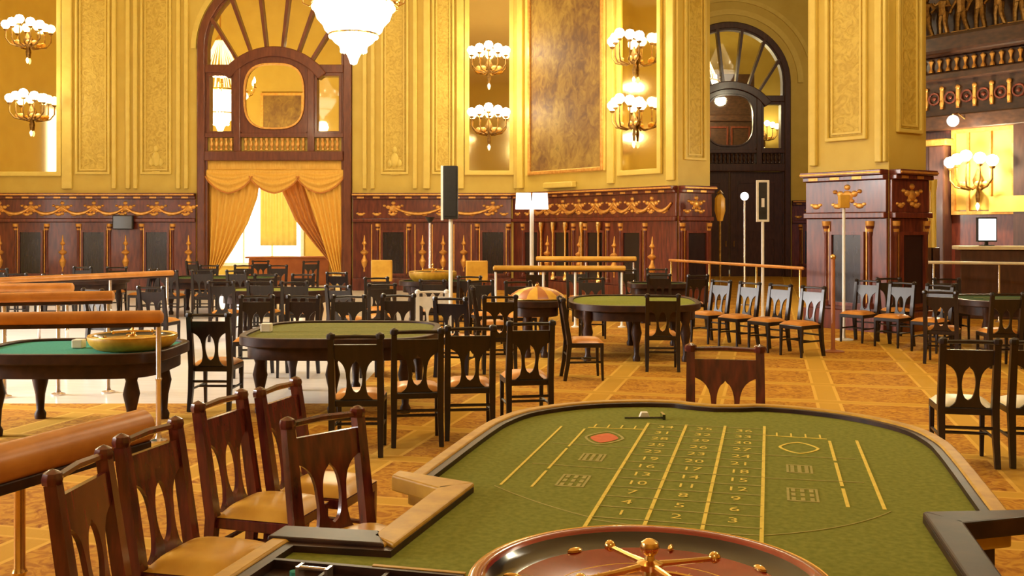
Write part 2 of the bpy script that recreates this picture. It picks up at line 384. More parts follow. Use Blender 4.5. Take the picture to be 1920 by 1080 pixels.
def wainscot(origin, ang, L, first, sp, label, x0=0.0, panels=True, skip=()):
    ntrim[0] += 1
    r = empty('trim_%d' % ntrim[0], (origin[0], origin[1], 0), ang); struct(r, label, 'wainscot')
    B = lambda n, a, c, d, e, mat: obj(n, MB().box(x0, x0+L, a, c, d, e), mat, r, smooth=False, bevel=.012)
    B('plinth', -.15, .0, 0, .36, 'mahogany_panelling')
    B('backboard', -.05, .0, .36, 2.02, 'mahogany_panelling')
    B('string_course', -.14, 0, 2.02, 2.12, 'mahogany_panelling')
    B('frieze_board', -.07, 0, 2.12, 2.70, 'mahogany_panelling')
    B('cornice', -.16, 0, 2.70, 2.78, 'mahogany_panelling')
    B('cornice_ledge', -.24, 0, 2.78, 2.87, 'mahogany_panelling')
    B('gilt_fillet', -.26, -.235, 2.80, 2.84, 'gilt')
    if not panels: return r
    half = sp/2; ga = ME.setdefault('garland%.2f' % half, None) or garland_mesh(half, .20); ME['garland%.2f' % half] = ga
    k = 0; c = first
    q = x0+.24
    while q < x0+L-.2:
        obj('gilt_leaf', ME['leaf'], None, r, (q, 0, 0)); obj('gilt_dentil', ME['dentil'], None, r, (q, 0, 0)); q += .47
    if sp > 2.4:
        for j in range(int(L/sp)+2):
            for dx in (-.86, .86):
                q = first+(j-.0)*sp+dx
                if x0+.15 < q < x0+L-.15: obj('gilt_ornament', ME['ornament'], None, r, (q, -.05, 0))
            for dx in (-1.15, -.64, .64, 1.15):
                q = first+j*sp+dx
                if x0+.1 < q < x0+L-.1: obj('gilt_fillet', ME['fillet'], None, r, (q, 0, 0))
    while c < x0+L-.3:
        if c-.36 > x0:
            obj('panel', ME['panel'], None, r, (c, 0, 0)); obj('panel_frame', ME['panel_frame'], None, r, (c, 0, 0))
            obj('cartouche', ME['cartouche'], None, r, (c, .02, 0))
            for q in (c-.395, c+.395): obj('gilt_fillet', ME['fillet'], None, r, (q, 0, 0))
        for q in (c-.46, c+.46):
            if x0+.06 < q < x0+L-.06:
                co = obj('colonnette', ME['colonnette'], None, r, (q, -.05, 0)); obj('capital', ME['gilt_capital'], None, co)
        q = c+half
        if q < x0+L-.14:
            obj('gilt_ornament', ME['ornament'], None, r, (q, -.05, 0)); obj('cartouche', ME['cartouche'], None, r, (q, .02, 0))
        for q in (c, c+half):
            if q > x0 and q+half < x0+L: obj('garland', ga, None, r, (q, 0, 0))
        c += sp; k += 1
    return r
dl = ARX-ARR-.02; dr = ARX+ARR+.02
wainscot((0, YB), 0, dl+17.4, BX(60)-1.86, 1.86, 'carved mahogany wainscot left of the curtained doorway', x0=-17.4)
wainscot((0, YB), 0, -.02-dr, BX(738), 1.86*1.58, 'carved mahogany wainscot between the curtained doorway and the corner', x0=dr)
aS = atan2(dS.y, dS.x); aR = atan2(dR.y, dR.x)
cr_ = wainscot(s0, aS, 6.76, .95, 1.42, 'carved mahogany wainscot under the tall painting', x0=0)
glint_col = MB().lathe([(0, .40), (.085, .40), (.085, .48), (.05, .54), (.042, .62), (.040, 1.70), (.06, 1.78), (.085, 1.90), (.085, 2.0), (0, 2.0)], 0, -.12, 10).mesh('gilt_column', 'brass')
for q in (1.45, 2.0, 2.55, 3.25, 3.95): obj('gilt_column', glint_col, None, cr_, (q, 0, 0))  # brass columns added in place of golden reflections on the wainscot
rs_ = wainscot(s1, aR, 1.10, .55, 2.0, 'shaded wainscot on the corner return beside the dark arch', x0=0)
wainscot(p1, aS, 1.72, .92, 1.9, 'glossy mahogany wainscot on the front of the free pier', x0=0)
wainscot(p2, aR, 1.13, .58, 2.0, 'dark wainscot on the shaded side of the free pier', x0=0)
wainscot((0, YP), 0, AR2-ARR-1.05, AR2-8, 1.86, 'wainscot left of the dark arched doorway', x0=1.02)
wainscot((0, YP), 0, 6.0, AR2+ARR+.8, 1.86, 'wainscot right of the dark arched doorway', x0=AR2+ARR+.02)

# ---- upper wall mouldings
def face(origin, ang, label):
    ntrim[0] += 1
    r = empty('trim_%d' % ntrim[0], (origin[0], origin[1], 0), ang); struct(r, label, 'moulding'); return r
def wpanel(r, x0, x1, z0, z1=11.2, w=.07, field='panel_relief'):
    obj('panel_moulding', sweep_rect_frame(MB(), x0, x1, z0, z1, w, -.07, 0), 'moulding_paint', r, smooth=False, bevel=.015)
    obj('inner_moulding', sweep_rect_frame(MB(), x0+w+.05, x1-w-.05, z0+w+.05, z1-w-.05, .035, -.04, 0), 'moulding_paint', r, smooth=False)
    if field: obj('relief_field', MB().box(x0+w+.02, x1-w-.02, -.015, 0, z0+w+.02, z1-w-.02), field, r, smooth=False)
def strip(r, x, w=.12, z0=3.0, z1=11.4, d=.09):
    obj('pilaster_strip', MB().box(x-w/2, x+w/2, -d, 0, z0, z1), 'moulding_paint', r, smooth=False, bevel=.02)
def motif(r, x, z):
    g = MB(); g.ell((x, -.03, z), (.12, .04, .22), 8, 5).ell((x, -.03, z+.30), (.07, .03, .1), 8, 5).ell((x-.14, -.03, z-.1), (.07, .03, .12), 8, 5).ell((x+.14, -.03, z-.1), (.07, .03, .12), 8, 5)
    g.box(x-.12, x+.12, -.05, 0, z-.45, z-.36)
    obj('relief_motif', g, 'moulding_paint', r)
r = face((0, YB), 0, 'yellow panel mouldings left of the curtained doorway')
for a, c in ((-300, -175), (-150, -30)): wpanel(r, BX(a), BX(c), BZ(328))
wpanel(r, BX(142), BX(207), BZ(327)); wpanel(r, BX(264), BX(322), BZ(327)); motif(r, BX(293), BZ(298))
for q in (127, 215, 241, 255, 335, 350): strip(r, BX(q), .12 if q != 127 else .30)
r = face((0, YB), 0, 'yellow panel mouldings right of the curtained doorway')
wpanel(r, BX(714), BX(766), BZ(327)); motif(r, BX(740), BZ(300)); strip(r, BX(699)); strip(r, BX(684)); strip(r, BX(778)); strip(r, BX(800), .2)
wpanel(r, BX(810), BX(852), BZ(327)); strip(r, BX(863), .22); strip(r, BX(968), .16)
r = face(s0, aS, 'yellow pilaster strips framing the tall painting')
for q in (.35, 4.35, 6.55): strip(r, q, .26)
wpanel(r, .62, 4.14, BZ(332), 11.3, .12, None)
obj('plaque_shelf', MB().box(1.6, 2.9, -.18, 0, 2.95, 3.12), 'moulding_paint', r, smooth=False, bevel=.03)
r = face(s1, aR, 'orange toned panel on the corner return'); wpanel(r, .2, .92, 3.5)
r = face(p1, aS, 'tall relief panel on the front of the free pier'); wpanel(r, .42, 1.30, BZ(327)); strip(r, .16, .14); strip(r, 1.55, .14); strip(r, 1.68, .06)
r = face(p2, aR, 'tall relief panel on the shaded side of the free pier'); wpanel(r, .2, .95, BZ(327)+.1)

# ---- arched doors
def make_door(name, cx, Y, z_off, wood, label, kind=1):
    r = empty(name, (cx, Y, 0)); struct(r, label, 'door')
    R1 = 2.28; R2 = 2.04; sp = SPR+z_off; D0, D1 = -.10, .30
    Z = lambda py: BZ(py)+z_off
    P = lambda n, mb, mat=wood, **k: obj(n, mb, mat, r, **k)
    A = [(R1, 0)]+circ(0, sp, R1, 0, pi, 28)+[(-R1, 0)]; Bq = [(R2, 0)]+circ(0, sp, R2, 0, pi, 28)+[(-R2, 0)]
    P('door_frame', MB().band_xz(A, Bq, D0, D1), bevel=.03)
    A = [(R2, 0)]+circ(0, sp, R2, 0, pi, 28)+[(-R2, 0)]; Bq = [(R2-.06, 0)]+circ(0, sp, R2-.06, 0, pi, 28)+[(-R2+.06, 0)]
    P('inner_bead', MB().band_xz(A, Bq, D0+.06, D1))
    er = 1.915; ec = Z(88)-er-.0
    a = math.asin(1.55/er)
    P('brow_arch', MB().band_xz(circ(0, ec, er, pi/2-a, pi/2+a, 18), circ(0, ec, er-.30, pi/2-a, pi/2+a, 18), D0-.06, D1), bevel=.03)
    tz = Z(130)
    for s in (-1, 1):
        P('transom', MB().box(min(s*R2, s*1.28), max(s*R2, s*1.28), D0, D1, tz-.11, tz+.13), smooth=False, bevel=.02)
        P('side_sash', sweep_rect_frame(MB(), min(s*2.0, s*1.18), max(s*2.0, s*1.18), Z(252), tz-.11, .09, D0+.03, D1), smooth=False, bevel=.01)
        P('pane', MB().box(min(s*1.92, s*1.26), max(s*1.92, s*1.26), .08, .10, Z(252)+.08, tz-.18), 'pane_glass', smooth=False)
        P('mullion', MB().box(s*1.09-.10, s*1.09+.10, D0-.03, D1, Z(285), tz+.1), smooth=False, bevel=.02)
    # oculus plate with a rounded-square hole
    n = 40; oz = Z(181); hw, hh = .90, .98
    inn, out = [], []
    for i in range(n):
        t = 2*pi*i/n; c, s_ = cos(t), sin(t); e = 2/3.0
        inn.append((hw*math.copysign(abs(c)**e, c), oz+hh*math.copysign(abs(s_)**e, s_)))
        k = min(1.02/abs(c) if abs(c) > 1e-6 else 9, 1.20/abs(s_) if abs(s_) > 1e-6 else 9)
        out.append((k*c, oz+k*s_))
    P('oculus_frame', MB().band_xz(inn, out, D0+.02, D1-.05, True), bevel=.02)
    P('pane', MB().prism_xz([(x*1.02, oz+(z-oz)*1.02) for x, z in inn], .08, .10), 'pane_glass', smooth=False)
    inr = [(x*.95, oz+(z-oz)*.95) for x, z in inn]
    P('oculus_bead', MB().band_xz(inr, inn, D0-.02, D0+.1, True), 'gilt' if kind == 1 else wood)
    # fan lights
    cz = Z(88)-2.15; eye = lambda th: None
    def hit(cc, R, th):      # ray from (0,cz) against circle centred (0,cc)
        d = cz-cc; bq = d*cos(th); return -bq+sqrt(bq*bq-d*d+R*R)
    def rin(th): return max(hit(ec, er, th) if abs(th) < a*.98 else 0, (tz+.12-cz)/cos(th))
    def rout(th):
        q = hit(sp, R2-.03, th)
        if cz+q*cos(th) < sp: q = (R2-.03)/abs(sin(th))
        return q
    th = [radians(q) for q in (-49, -32, -19.5, -6.5, 6.5, 19.5, 32, 49)]
    for t in th[1:-1]:
        p0, p1_ = rin(t)-.05, rout(t)+.05; w = .045
        pt = lambda q, o: (q*sin(t)+o*cos(t), cz+q*cos(t)-o*sin(t))
        P('fan_bar', MB().prism_xz([pt(p0, -w*.8), pt(p0, w*.8), pt(p1_, w*1.2), pt(p1_, -w*1.2)], D0, D1-.08), smooth=False)
    for t0, t1 in zip(th[:-1], th[1:]):
        tt = [t0+(t1-t0)*i/5 for i in range(6)]
        P('pane', MB().band_xz([(rin(t)*sin(t), cz+rin(t)*cos(t)) for t in tt], [(rout(t)*sin(t), cz+rout(t)*cos(t)) for t in tt], .08, .10), 'pane_glass', smooth=False)
    # baluster strip and lintel
    P('strip_rail', MB().box(-R2, R2, D0, D1, Z(258), Z(250)), smooth=False, bevel=.01)
    P('strip_backing', MB().box(-R2, R2, .06, .12, Z(284), Z(257)), 'moulding_paint' if kind == 1 else wood, smooth=False)
    bal = MB().lathe([(.0, 0), (.05, 0), (.05, .05), (.025, .08), (.06, .18), (.03, .27), (.05, .31), (.05, .36), (0, .36)], 0, 0, 8).mesh('baluster', 'gilt' if kind == 1 else wood)
    xs = [-1.86+.145*i for i in range(5)]+[-.85+.155*i for i in range(12)]+[1.28+.145*i for i in range(5)]
    for x in xs: obj('baluster', bal, None, r, (x, -.02, Z(282)))
    P('lintel', MB().box(-R2, R2, D0-.08, D1, Z(302), Z(284)), smooth=False, bevel=.03)
    return r
door_1 = make_door('door_1', ARX, YB, 0, 'door_wood', 'arched red wood doorway with fan light above gold curtains')
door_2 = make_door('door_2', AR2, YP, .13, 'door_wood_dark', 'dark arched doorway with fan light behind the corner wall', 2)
# panelled leaves of the dark arch
for s in (-1, 1):
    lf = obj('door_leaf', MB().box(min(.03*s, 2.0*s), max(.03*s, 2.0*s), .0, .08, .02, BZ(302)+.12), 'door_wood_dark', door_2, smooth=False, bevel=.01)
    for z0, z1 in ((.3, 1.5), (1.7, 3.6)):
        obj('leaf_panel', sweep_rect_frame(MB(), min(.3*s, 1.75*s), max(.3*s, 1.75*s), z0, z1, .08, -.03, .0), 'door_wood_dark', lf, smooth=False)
    obj('door_handle', MB().tube([(s*.15, -.02, 1.15), (s*.15, -.09, 1.15), (s*.15, -.09, 1.35), (s*.15, -.02, 1.35)], .018, 8), 'brass', lf)

# ---- curtains of the arched doorway (hung inside the frame)
YC = YB+.14
def lerp(t, pts):
    for (a, b_), (c, d) in zip(pts[:-1], pts[1:]):
        if t <= c: return b_+(d-b_)*(t-a)/(c-a)
    return pts[-1][1]
def drape(name, xo, xi, ztop, zbot, n, mat, label, yoff=0.0, amp=.05):
    def fn(u, v):
        z = ztop+(zbot-ztop)*v
        a, b_ = lerp(v, xo), lerp(v, xi)
        x = a+(b_-a)*u
        return (x, yoff+amp*sin(2*pi*n*u+.6*sin(5*v))*(.6+.4*v), z)
    o = obj(name, MB().grid(fn, n*10, 30), mat, loc=(0, YC, 0), solid=.015, angle=80)
    return o
bx = lambda q: BX(q)
tag(drape('curtain', [(0, bx(386)), (1, bx(388))], [(0, bx(487)), (.25, bx(480)), (.5, bx(462)), (.75, bx(435)), (1, bx(404))], BZ(322), BZ(516), 7, 'curtain_gold', 'l', .0), 'gold curtain tied back at the left jamb of the arched doorway', 'curtain')
tag(drape('curtain', [(0, bx(645)), (1, bx(646))], [(0, bx(560)), (.3, bx(580)), (.6, bx(600)), (.85, bx(616)), (1, bx(626))], BZ(322), BZ(516), 6, 'curtain_gold', 'r', -.08), 'gold outer curtain hanging at the right jamb of the arched doorway', 'curtain')
tag(drape('curtain', [(0, bx(590)), (.5, bx(604)), (1, bx(634))], [(0, bx(520)), (.2, bx(526)), (.5, bx(550)), (.75, bx(585)), (1, bx(622))], BZ(325), BZ(500), 6, 'curtain_rust', 'm', .12), 'rust coloured inner curtain swept to the right of the doorway opening', 'curtain')
def swag(x0, x1, zt, drop, yoff):
    def fn(u, v):
        zb = drop*(1-(2*u-1)**2)**.75
        z = zt-(.30*(1-v)*0+v*(.30*(1-abs(2*u-1)*.35)+zb)); x = x0+(x1-x0)*u
        return (x, yoff-.16*sin(pi*v)*sin(pi*u)-.035*sin(v*pi*7)*sin(pi*u), z)
    return MB().grid(fn, 24, 28)
val = empty('valance', (0, YC-.12, 0), label='gold swagged valance with three scallops across the doorway', cat='valance')
obj('pelmet', MB().grid(lambda u, v: (bx(384)+(bx(647)-bx(384))*u, -.03+.015*sin(u*90), BZ(299)+(BZ(331)-BZ(299))*v), 120, 3), 'curtain_gold', val, solid=.02, angle=80)
for a, c in ((386, 474), (468, 562), (556, 646)):
    sw = obj('swag', swag(bx(a), bx(c), BZ(318), .40, -.05), 'curtain_gold', val, solid=.012, angle=80)
    obj('fringe', MB().tube([(bx(a)+(bx(c)-bx(a))*t, -.09, BZ(318)-(.30*(1-abs(2*t-1)*.35)+.40*(1-(2*t-1)**2)**.75)) for t in [i/20 for i in range(21)]], .022, 6), 'curtain_rust', sw)

# ---- room seen through the arched doorway
wallobj('wall_backroom', MB().box(-17.5, .6, 40.0, 40.3, 0, CEIL), 'wall_paint', 'yellow far wall of the room behind the curtained doorway')
w1 = empty('window_1', (0, 39.95, 0)); struct(w1, 'bright daylight window seen between the gold curtains', 'window')
wx0, wx1 = FX(405, 40), FX(566, 40)
obj('pane', MB().box(wx0, wx1, 0, .03, .45, 3.7), 'daylight_pane', w1, smooth=False)
obj('window_frame', sweep_rect_frame(MB(), wx0-.1, wx1+.1, .35, 3.8, .12, -.08, .02), 'ivory', w1, smooth=False)
for q in (.33, .66): obj('glazing_bar', MB().box(wx0+(wx1-wx0)*q-.04, wx0+(wx1-wx0)*q+.04, -.05, .02, .45, 3.7), 'ivory', w1, smooth=False)
obj('roller_blind', MB().grid(lambda u, v: (FX(488, 39.8)+(FX(556, 39.8)-FX(488, 39.8))*u, -.15+.02*sin(u*40), 3.75-2.6*v), 40, 4), 'moulding_paint', w1, solid=.01)
bd = empty('bar_counter', (FX(545, 33), 33, 0), label='low red wood counter behind the curtained doorway', cat='counter')
obj('counter_body', MB().box(-1.3, 1.3, -.3, .3, 0, .86), 'stage_wood', bd, smooth=False, bevel=.02)
obj('counter_top', MB().box(-1.4, 1.4, -.36, .36, .86, .92), 'stage_wood', bd, smooth=False, bevel=.02)
pt = empty('painting', (FX(530, 39.9), 39.9, FZ(215, 39.9)), label='brown painting behind the round pane above the curtains, standing in for a reflection', cat='painting')  # added to imitate a painting mirrored in the pane
obj('canvas', MB().box(-.75, .75, -.05, 0, -.6, .75), 'canvas_paint', pt, smooth=False)
obj('picture_frame', sweep_rect_frame(MB(), -.85, .85, -.7, .85, .1, -.08, .05), 'gilt', pt, smooth=False)
# room behind the dark arch
wallobj('wall_beyond', MB().box(1, 20, 46.0, 46.3, 0, CEIL), 'wall_paint', 'yellow wall seen through the right panes of the dark arch')
bw = empty('dark_backdrop', (FX(1340, 44.5), 44.5, 0), label='tall brown panelled backdrop wall added behind the dark arch', cat='cabinet')  # dark wood backdrop added for the dim room behind the arch
cw = 1.75
obj('backdrop_body', MB().box(-cw-1.5, cw, 0, .8, 0, 8.6), 'gallery_wood', bw, smooth=False, bevel=.03)
for i in range(5):
    for z0, z1 in ((.6, 2.4), (2.7, 4.4), (4.7, 6.3)):
        obj('backdrop_panel', sweep_rect_frame(MB(), -cw-1.4+i*.96, -cw-1.4+i*.96+.86, z0, z1, .08, -.06, 0), 'mahogany_panelling', bw, smooth=False)
obj('backdrop_cornice', MB().box(-cw-1.6, cw+.1, -.2, .8, 6.5, 6.8), 'gallery_wood', bw, smooth=False, bevel=.05)

# ---- tall daylight windows in the left wall (outside the picture)
for i, y in enumerate((3.0, 9.0, 15.0, 21.0)):
    w = empty('window_%d' % (i+2), (-17.48, y, 0)); struct(w, 'tall daylight window in the left wall', 'window')
    k = MB(); sweep_rect_frame(k, -1.2, 1.2, .5, 6.5, .15, 0, .12); k.box(-.05, .05, 0, .1, .5, 6.5); k.box(-1.2, 1.2, 0, .1, 3.4, 3.5)
    k.xf(Matrix.Rotation(-pi/2, 4, 'Z'))
    obj('window_frame', k, 'ivory', w, smooth=False)
    obj('pane', MB().box(0.0, .02, -1.1, 1.1, .6, 6.4), 'daylight_pane', w, smooth=False)
    L = bpy.data.lights.new('window_daylight', 'AREA'); L.shape = 'RECTANGLE'; L.size = 2.2; L.size_y = 5.6; L.energy = WINDOW_W*(2.4 if y in (9.0, 15.0) else .8); L.color = (1.0, .95, .92); L.spread = radians(46)
    lo = bpy.data.objects.new('window_daylight', L); COL.objects.link(lo); lo.parent = w
    lo.location = (.2, 0, 3.5); lo.rotation_euler = (0, radians(-67), 0)

# ---- carved dark gallery at the right
g0 = Vector((9.85, 24.0)); gal = empty('wall_gallery', (g0.x, g0.y, 0), aS); struct(gal, 'dark carved wooden gallery wall at the right', 'wall')
GP = lambda n, mb, mat='gallery_wood', **k: obj(n, mb, mat, gal, **k)
GP('gallery_backing', MB().box(-2, 12.2, 0, .4, 4.1, CEIL), smooth=False)
GP('lower_backing', MB().box(-2, 12.2, .0, .4, 0, 4.1), 'mahogany_panelling', smooth=False)
GP('pilaster', MB().box(.22, .62, -.35, 0, 0, 3.75), 'door_wood_dark', smooth=False, bevel=.03)
GP('pilaster_capital', MB().box(.10, .72, -.45, 0, 3.75, 3.9), 'gilt', smooth=False, bevel=.03)
GP('beam', MB().box(-2, 12.2, -.30, 0, 4.10, 4.45), smooth=False, bevel=.03)
GP('frieze_panel', MB().box(-2, 12.2, -.12, 0, 4.45, 5.25), smooth=False)
GP('architrave', MB().box(-2, 12.2, -.38, 0, 5.25, 5.42), smooth=False, bevel=.03)
GP('cornice_lower', MB().box(-2, 12.2, -.28, 0, 5.42, 5.80), smooth=False, bevel=.03)
GP('cornice_upper', MB().box(-2, 12.2, -.70, 0, 5.80, 6.25), smooth=False, bevel=.08)
ped = MB().lathe([(0, 0), (.055, 0), (.05, .05), (.02, .1), (.035, .2), (.06, .26), (.03, .30), (0, .32)], 0, 0, 8).mesh('pendant', 'gilt')
rosette = MB()
rosette.tube([(.13*cos(t), -.03, .13*sin(t)) for t in [2*pi*i/16 for i in range(17)]], .025, 6); rosette.ell((0, -.03, 0), (.05, .04, .05), 8, 5)
rosette = rosette.mesh('rosette', 'mahogany_panelling')
pil = MB().box(-.035, .035, -.06, 0, -.32, .12); pil.ell((0, -.05, .16), (.06, .04, .06), 8, 5).ell((0, -.05, -.2), (.05, .03, .1), 8, 5); pil = pil.mesh('pendant_bracket', 'gilt')
for i in range(-3, 26):
    x = .08+.21*i; obj('pendant', ped, None, gal, (x, -.33, 5.44))
for i in range(-3, 15):
    x = .25+.40*i; obj('rosette', rosette, None, gal, (x, -.12, 4.86)); obj('pendant_bracket', pil, None, gal, (x+.2, -.12, 4.92))
def figure_mesh(seed):
    rr = random.Random(seed); k = MB()
    k.tube([(-.09, 0, 0), (-.07, -.03, .25), (-.05, 0, .48)], [.05, .055, .08], 7)
    k.tube([(.10+.06*rr.random(), 0, 0), (.10, -.06, .24), (.05, 0, .48)], [.05, .055, .08], 7)
    k.tube([(0, 0, .44), (0, -.02, .58), (0, 0, .74), (0, 0, .80)], [.12, .10, .13, .05], 8)
    k.ell((.02*rr.random(), -.01, .88), (.065, .07, .085), 8, 6)
    a = rr.uniform(-.2, .25)
    k.tube([(-.11, 0, .74), (-.22, -.04, .62+a*.5), (-.24, -.08, .60+a)], [.045, .04, .03], 6)
    k.tube([(.11, 0, .74), (.22, -.04, .60), (.18, -.12, .52+a*.6)], [.045, .04, .03], 6)
    k.box(-.2, .2, -.12, .1, -.06, 0)
    return k.mesh('carved_figure', 'bronze')
figs = [figure_mesh(i) for i in range(4)]
for i in range(-2, 12):
    obj('carved_figure', figs[i % 4], None, gal, (.15+.44*i, -.30, 6.31), (0, 0, random.uniform(-.3, .3)))
GP('mirror_panel', MB().box(.70, 2.12, -.04, 0, 2.25, 4.06), 'wall_paint', smooth=False)
GP('mirror_frame', sweep_rect_frame(MB(), .66, 2.16, 2.15, 4.1, .08, -.12, 0), 'gilt', smooth=False)
GP('panel_bar', MB().box(1.02, 1.08, -.1, 0, 2.2, 4.06), 'gilt', smooth=False)
GP('panel_bar', MB().box(1.55, 1.60, -.1, 0, 2.2, 4.06), 'gilt', smooth=False)
GP('jamb', MB().box(2.16, 2.8, -.2, 0, 0, 4.1), 'door_wood_dark', smooth=False)
GP('yellow_ledge', MB().box(1.62, 2.6, -.22, 0, 2.20, 2.55), 'moulding_paint', smooth=False)
# ------------------------------------------------------------------ lamps
def pleat(prof, n, amp):
    k = MB(); o = 0; n2 = 2*n
    for r_, z in prof:
        for i in range(n2):
            a_ = 2*pi*i/n2; q = r_*(1+(amp if i % 2 else -amp)); k.v.append((q*cos(a_), q*sin(a_), z))
    for j in range(len(prof)-1):
        for i in range(n2): k.f.append((j*n2+i, j*n2+(i+1) % n2, (j+1)*n2+(i+1) % n2, (j+1)*n2+i))
    return k
def ring(R, z, r_, n=36, m=6): return MB().tube([(R*cos(2*pi*i/n), R*sin(2*pi*i/n), z) for i in range(n+1)], r_, m)
def beads(R, z, r_, n):
    k = MB()
    for i in range(n): k.ell((R*cos(2*pi*i/n), R*sin(2*pi*i/n), z), (r_, r_, r_*1.6), 6, 4)
    return k
def make_chandelier(label):
    t = empty('chandelier', (0, 0, 0), label=label, cat='chandelier')
    P = lambda n, mb, mat='crystal_glow', **k: obj(n, mb, mat, t, **k)
    P('crystal_tip', pleat([(.0, 0), (.05, .02), (.075, .10), (.11, .18)], 10, .05), angle=20)
    P('crystal_tier', pleat([(.10, .17), (.20, .24), (.22, .30), (.30, .36), (.36, .44), (.37, .47)], 24, .025), angle=20)
    P('crystal_tier', pleat([(.36, .46), (.44, .54), (.47, .62), (.56, .72), (.60, .84), (.62, .98)], 32, .02), angle=20)
    for a_ in ((.20, .22, .018, 22), (.375, .45, .02, 36), (.64, .90, .022, 48)): P('bead_fringe', beads(*a_), 'crystal')['kind'] = 'stuff'
    P('gilt_ring', ring(.64, 1.0, .03), 'brass')
    P('gilt_ring', ring(.38, .475, .018), 'brass')
    k = MB()
    for i in range(30):
        a_ = 2*pi*i/30
        k.tube([((.62-.52*q+.06*sin(pi*q))*cos(a_), (.62-.52*q+.06*sin(pi*q))*sin(a_), 1.02+1.2*q**1.3) for q in [j/6 for j in range(7)]], .012, 5)
    s_ = P('crystal_strands', k, 'crystal'); s_['kind'] = 'stuff'
    P('stem', MB().lathe([(0, .9), (.03, .9), (.03, 2.1), (.10, 2.15), (.12, 2.25), (.05, 2.35), (.02, 2.4), (.02, 3.4), (0, 3.4)], 0, 0, 10), 'brass')
    arm = MB().tube([(.60, 0, 1.0), (.70, 0, .93), (.80, 0, .98), (.82, 0, 1.08)], .014, 6); arm.lathe([(0, 1.07), (.05, 1.08), (.055, 1.10), (.02, 1.11), (.02, 1.2), (0, 1.2)], .82, 0, 8)
    arm = arm.mesh('arm', 'brass'); bulb = MB().lathe([(0, 1.19), (.02, 1.20), (.035, 1.25), (.02, 1.32), (0, 1.36)], .82, 0, 8).mesh('bulb', 'bulb_glow')
    for i in range(10):
        a_ = obj('arm', arm, None, t, None, (0, 0, 2*pi*i/10)); obj('bulb', bulb, None, a_)
    L = bpy.data.lights.new('chandelier_lamp', 'POINT'); L.energy = CHAND_W; L.color = WARM; L.shadow_soft_size = .25
    lo = bpy.data.objects.new('chandelier_lamp', L); COL.objects.link(lo); lo.parent = t; lo.location = (0, 0, -.35)
    return t
ch = make_chandelier('tiered crystal chandelier glowing white, hanging in front of the arched doorway')
ch.location = (FX(663, 16), 16, FZ(122, 16))
def chain_to(t, z):
    obj('chain', MB().tube([(0, 0, 3.35), (0, 0, max(3.5, CEIL-z))], .02, 6), 'brass', t)
for x, y, z, lb in ((FX(413, 34), 34, FZ(250, 34), 'added crystal chandelier of the back room, for the bright reflection in the left side panes'),  # back room lamp stands in for a bright reflection in the pane
                    (7.5, 9.0, 7.2, 'added unseen crystal chandelier high above the right of the hall'),
                    (-9.0, 12.0, 7.0, 'added unseen crystal chandelier high above the left of the hall'),
                    (0.5, -3.0, 7.0, 'added unseen crystal chandelier high above the wall behind the camera'),
                    (2.5, 12.0, 7.2, 'added unseen crystal chandelier high above the middle of the carpet'),
                    (-5.0, 23.0, 8.4, 'added unseen crystal chandelier high in front of the back wall'),
                    (9.5, 30.0, 8.0, 'added crystal chandelier high in the passage behind the piers'),
                    (8.0, 42.5, 7.0, 'added crystal chandelier in the room beyond the dark arch')):
    c = copy_tree(ch); c.location = (x, y, z); c['label'] = lb; c['group'] = 'added chandeliers'  # copies added to light the hall and the rooms behind it
    chain_to(c, z)
    if (x, y) in ((7.5, 9.0), (2.5, 12.0)):
        for q in c.children:
            if q.type == 'LIGHT': q.data = q.data.copy(); q.data.energy = 500
    if 33 < y < 40: c.scale = (1.4,)*3
    if y > 33:
        for q in c.children:
            if q.type == 'LIGHT': q.data = q.data.copy(); q.data.energy = 1150 if y < 40 else 420
chain_to(ch, ch.location.z)

def make_sconce(label):
    t = empty('wall_sconce', (0, 0, 0), label=label, cat='sconce', group='gilt wall sconces')
    P = lambda n, mb, mat='bronze', **k: obj(n, mb, mat, t, **k)
    P('backplate', MB().lathe([(0, -.45), (.04, -.42), (.06, -.25), (.03, -.15), (.10, -.02), (.13, .08), (.07, .2), (.03, .3), (0, .34)], 0, 0, 12).xf(Matrix.Diagonal((1, .5, 1, 1)) @ Matrix.Translation((0, -.1, 0))))
    P('drop', MB().lathe([(0, -.62), (.03, -.58), (.05, -.5), (.02, -.44), (0, -.42)], 0, -.06, 8), 'crystal')
    for i, x in enumerate((-.50, -.27, 0, .27, .50)):
        zt = .36+.06*(2-abs(i-2)); dy = -.34-.10*(2-abs(i-2))
        a_ = obj('arm', MB().tube([(0, -.08, -.05), (x*.3, dy*.5, -.14), (x*.75, dy*.95, -.08), (x, dy, .08), (x, dy, zt)], [.03, .026, .022, .02, .018], 7).lathe([(0, zt-.06), (.05, zt-.05), (.07, zt), (0, zt)], x, dy, 10), 'bronze', t)
        if i != 2: obj('scroll_leaf', MB().ell((x*.6, dy*.75, -.02), (.09, .03, .07), 8, 5), 'gilt', a_)
        obj('globe', MB().lathe([(0, zt), (.06, zt+.01), (.125, zt+.09), (.13, zt+.16), (.085, zt+.23), (.0, zt+.26)], x, dy, 12), 'bulb_glow', a_)
    return t
sc = make_sconce('bronze wall sconce of five glowing globes, upper one in the left mirror bay')
def place_sconce(o, origin, ang, x, z, lb):
    o.location = (origin[0]+cos(ang)*x+sin(ang)*.06, origin[1]+sin(ang)*x-cos(ang)*.06, z); o.rotation_euler = (0, 0, ang); o['label'] = lb
s_at = lambda px: (30*((px-960)/F)-.079)/(.5822+.8131*((px-960)/F))
ss = s_at(1195); ys = 30-.8131*ss
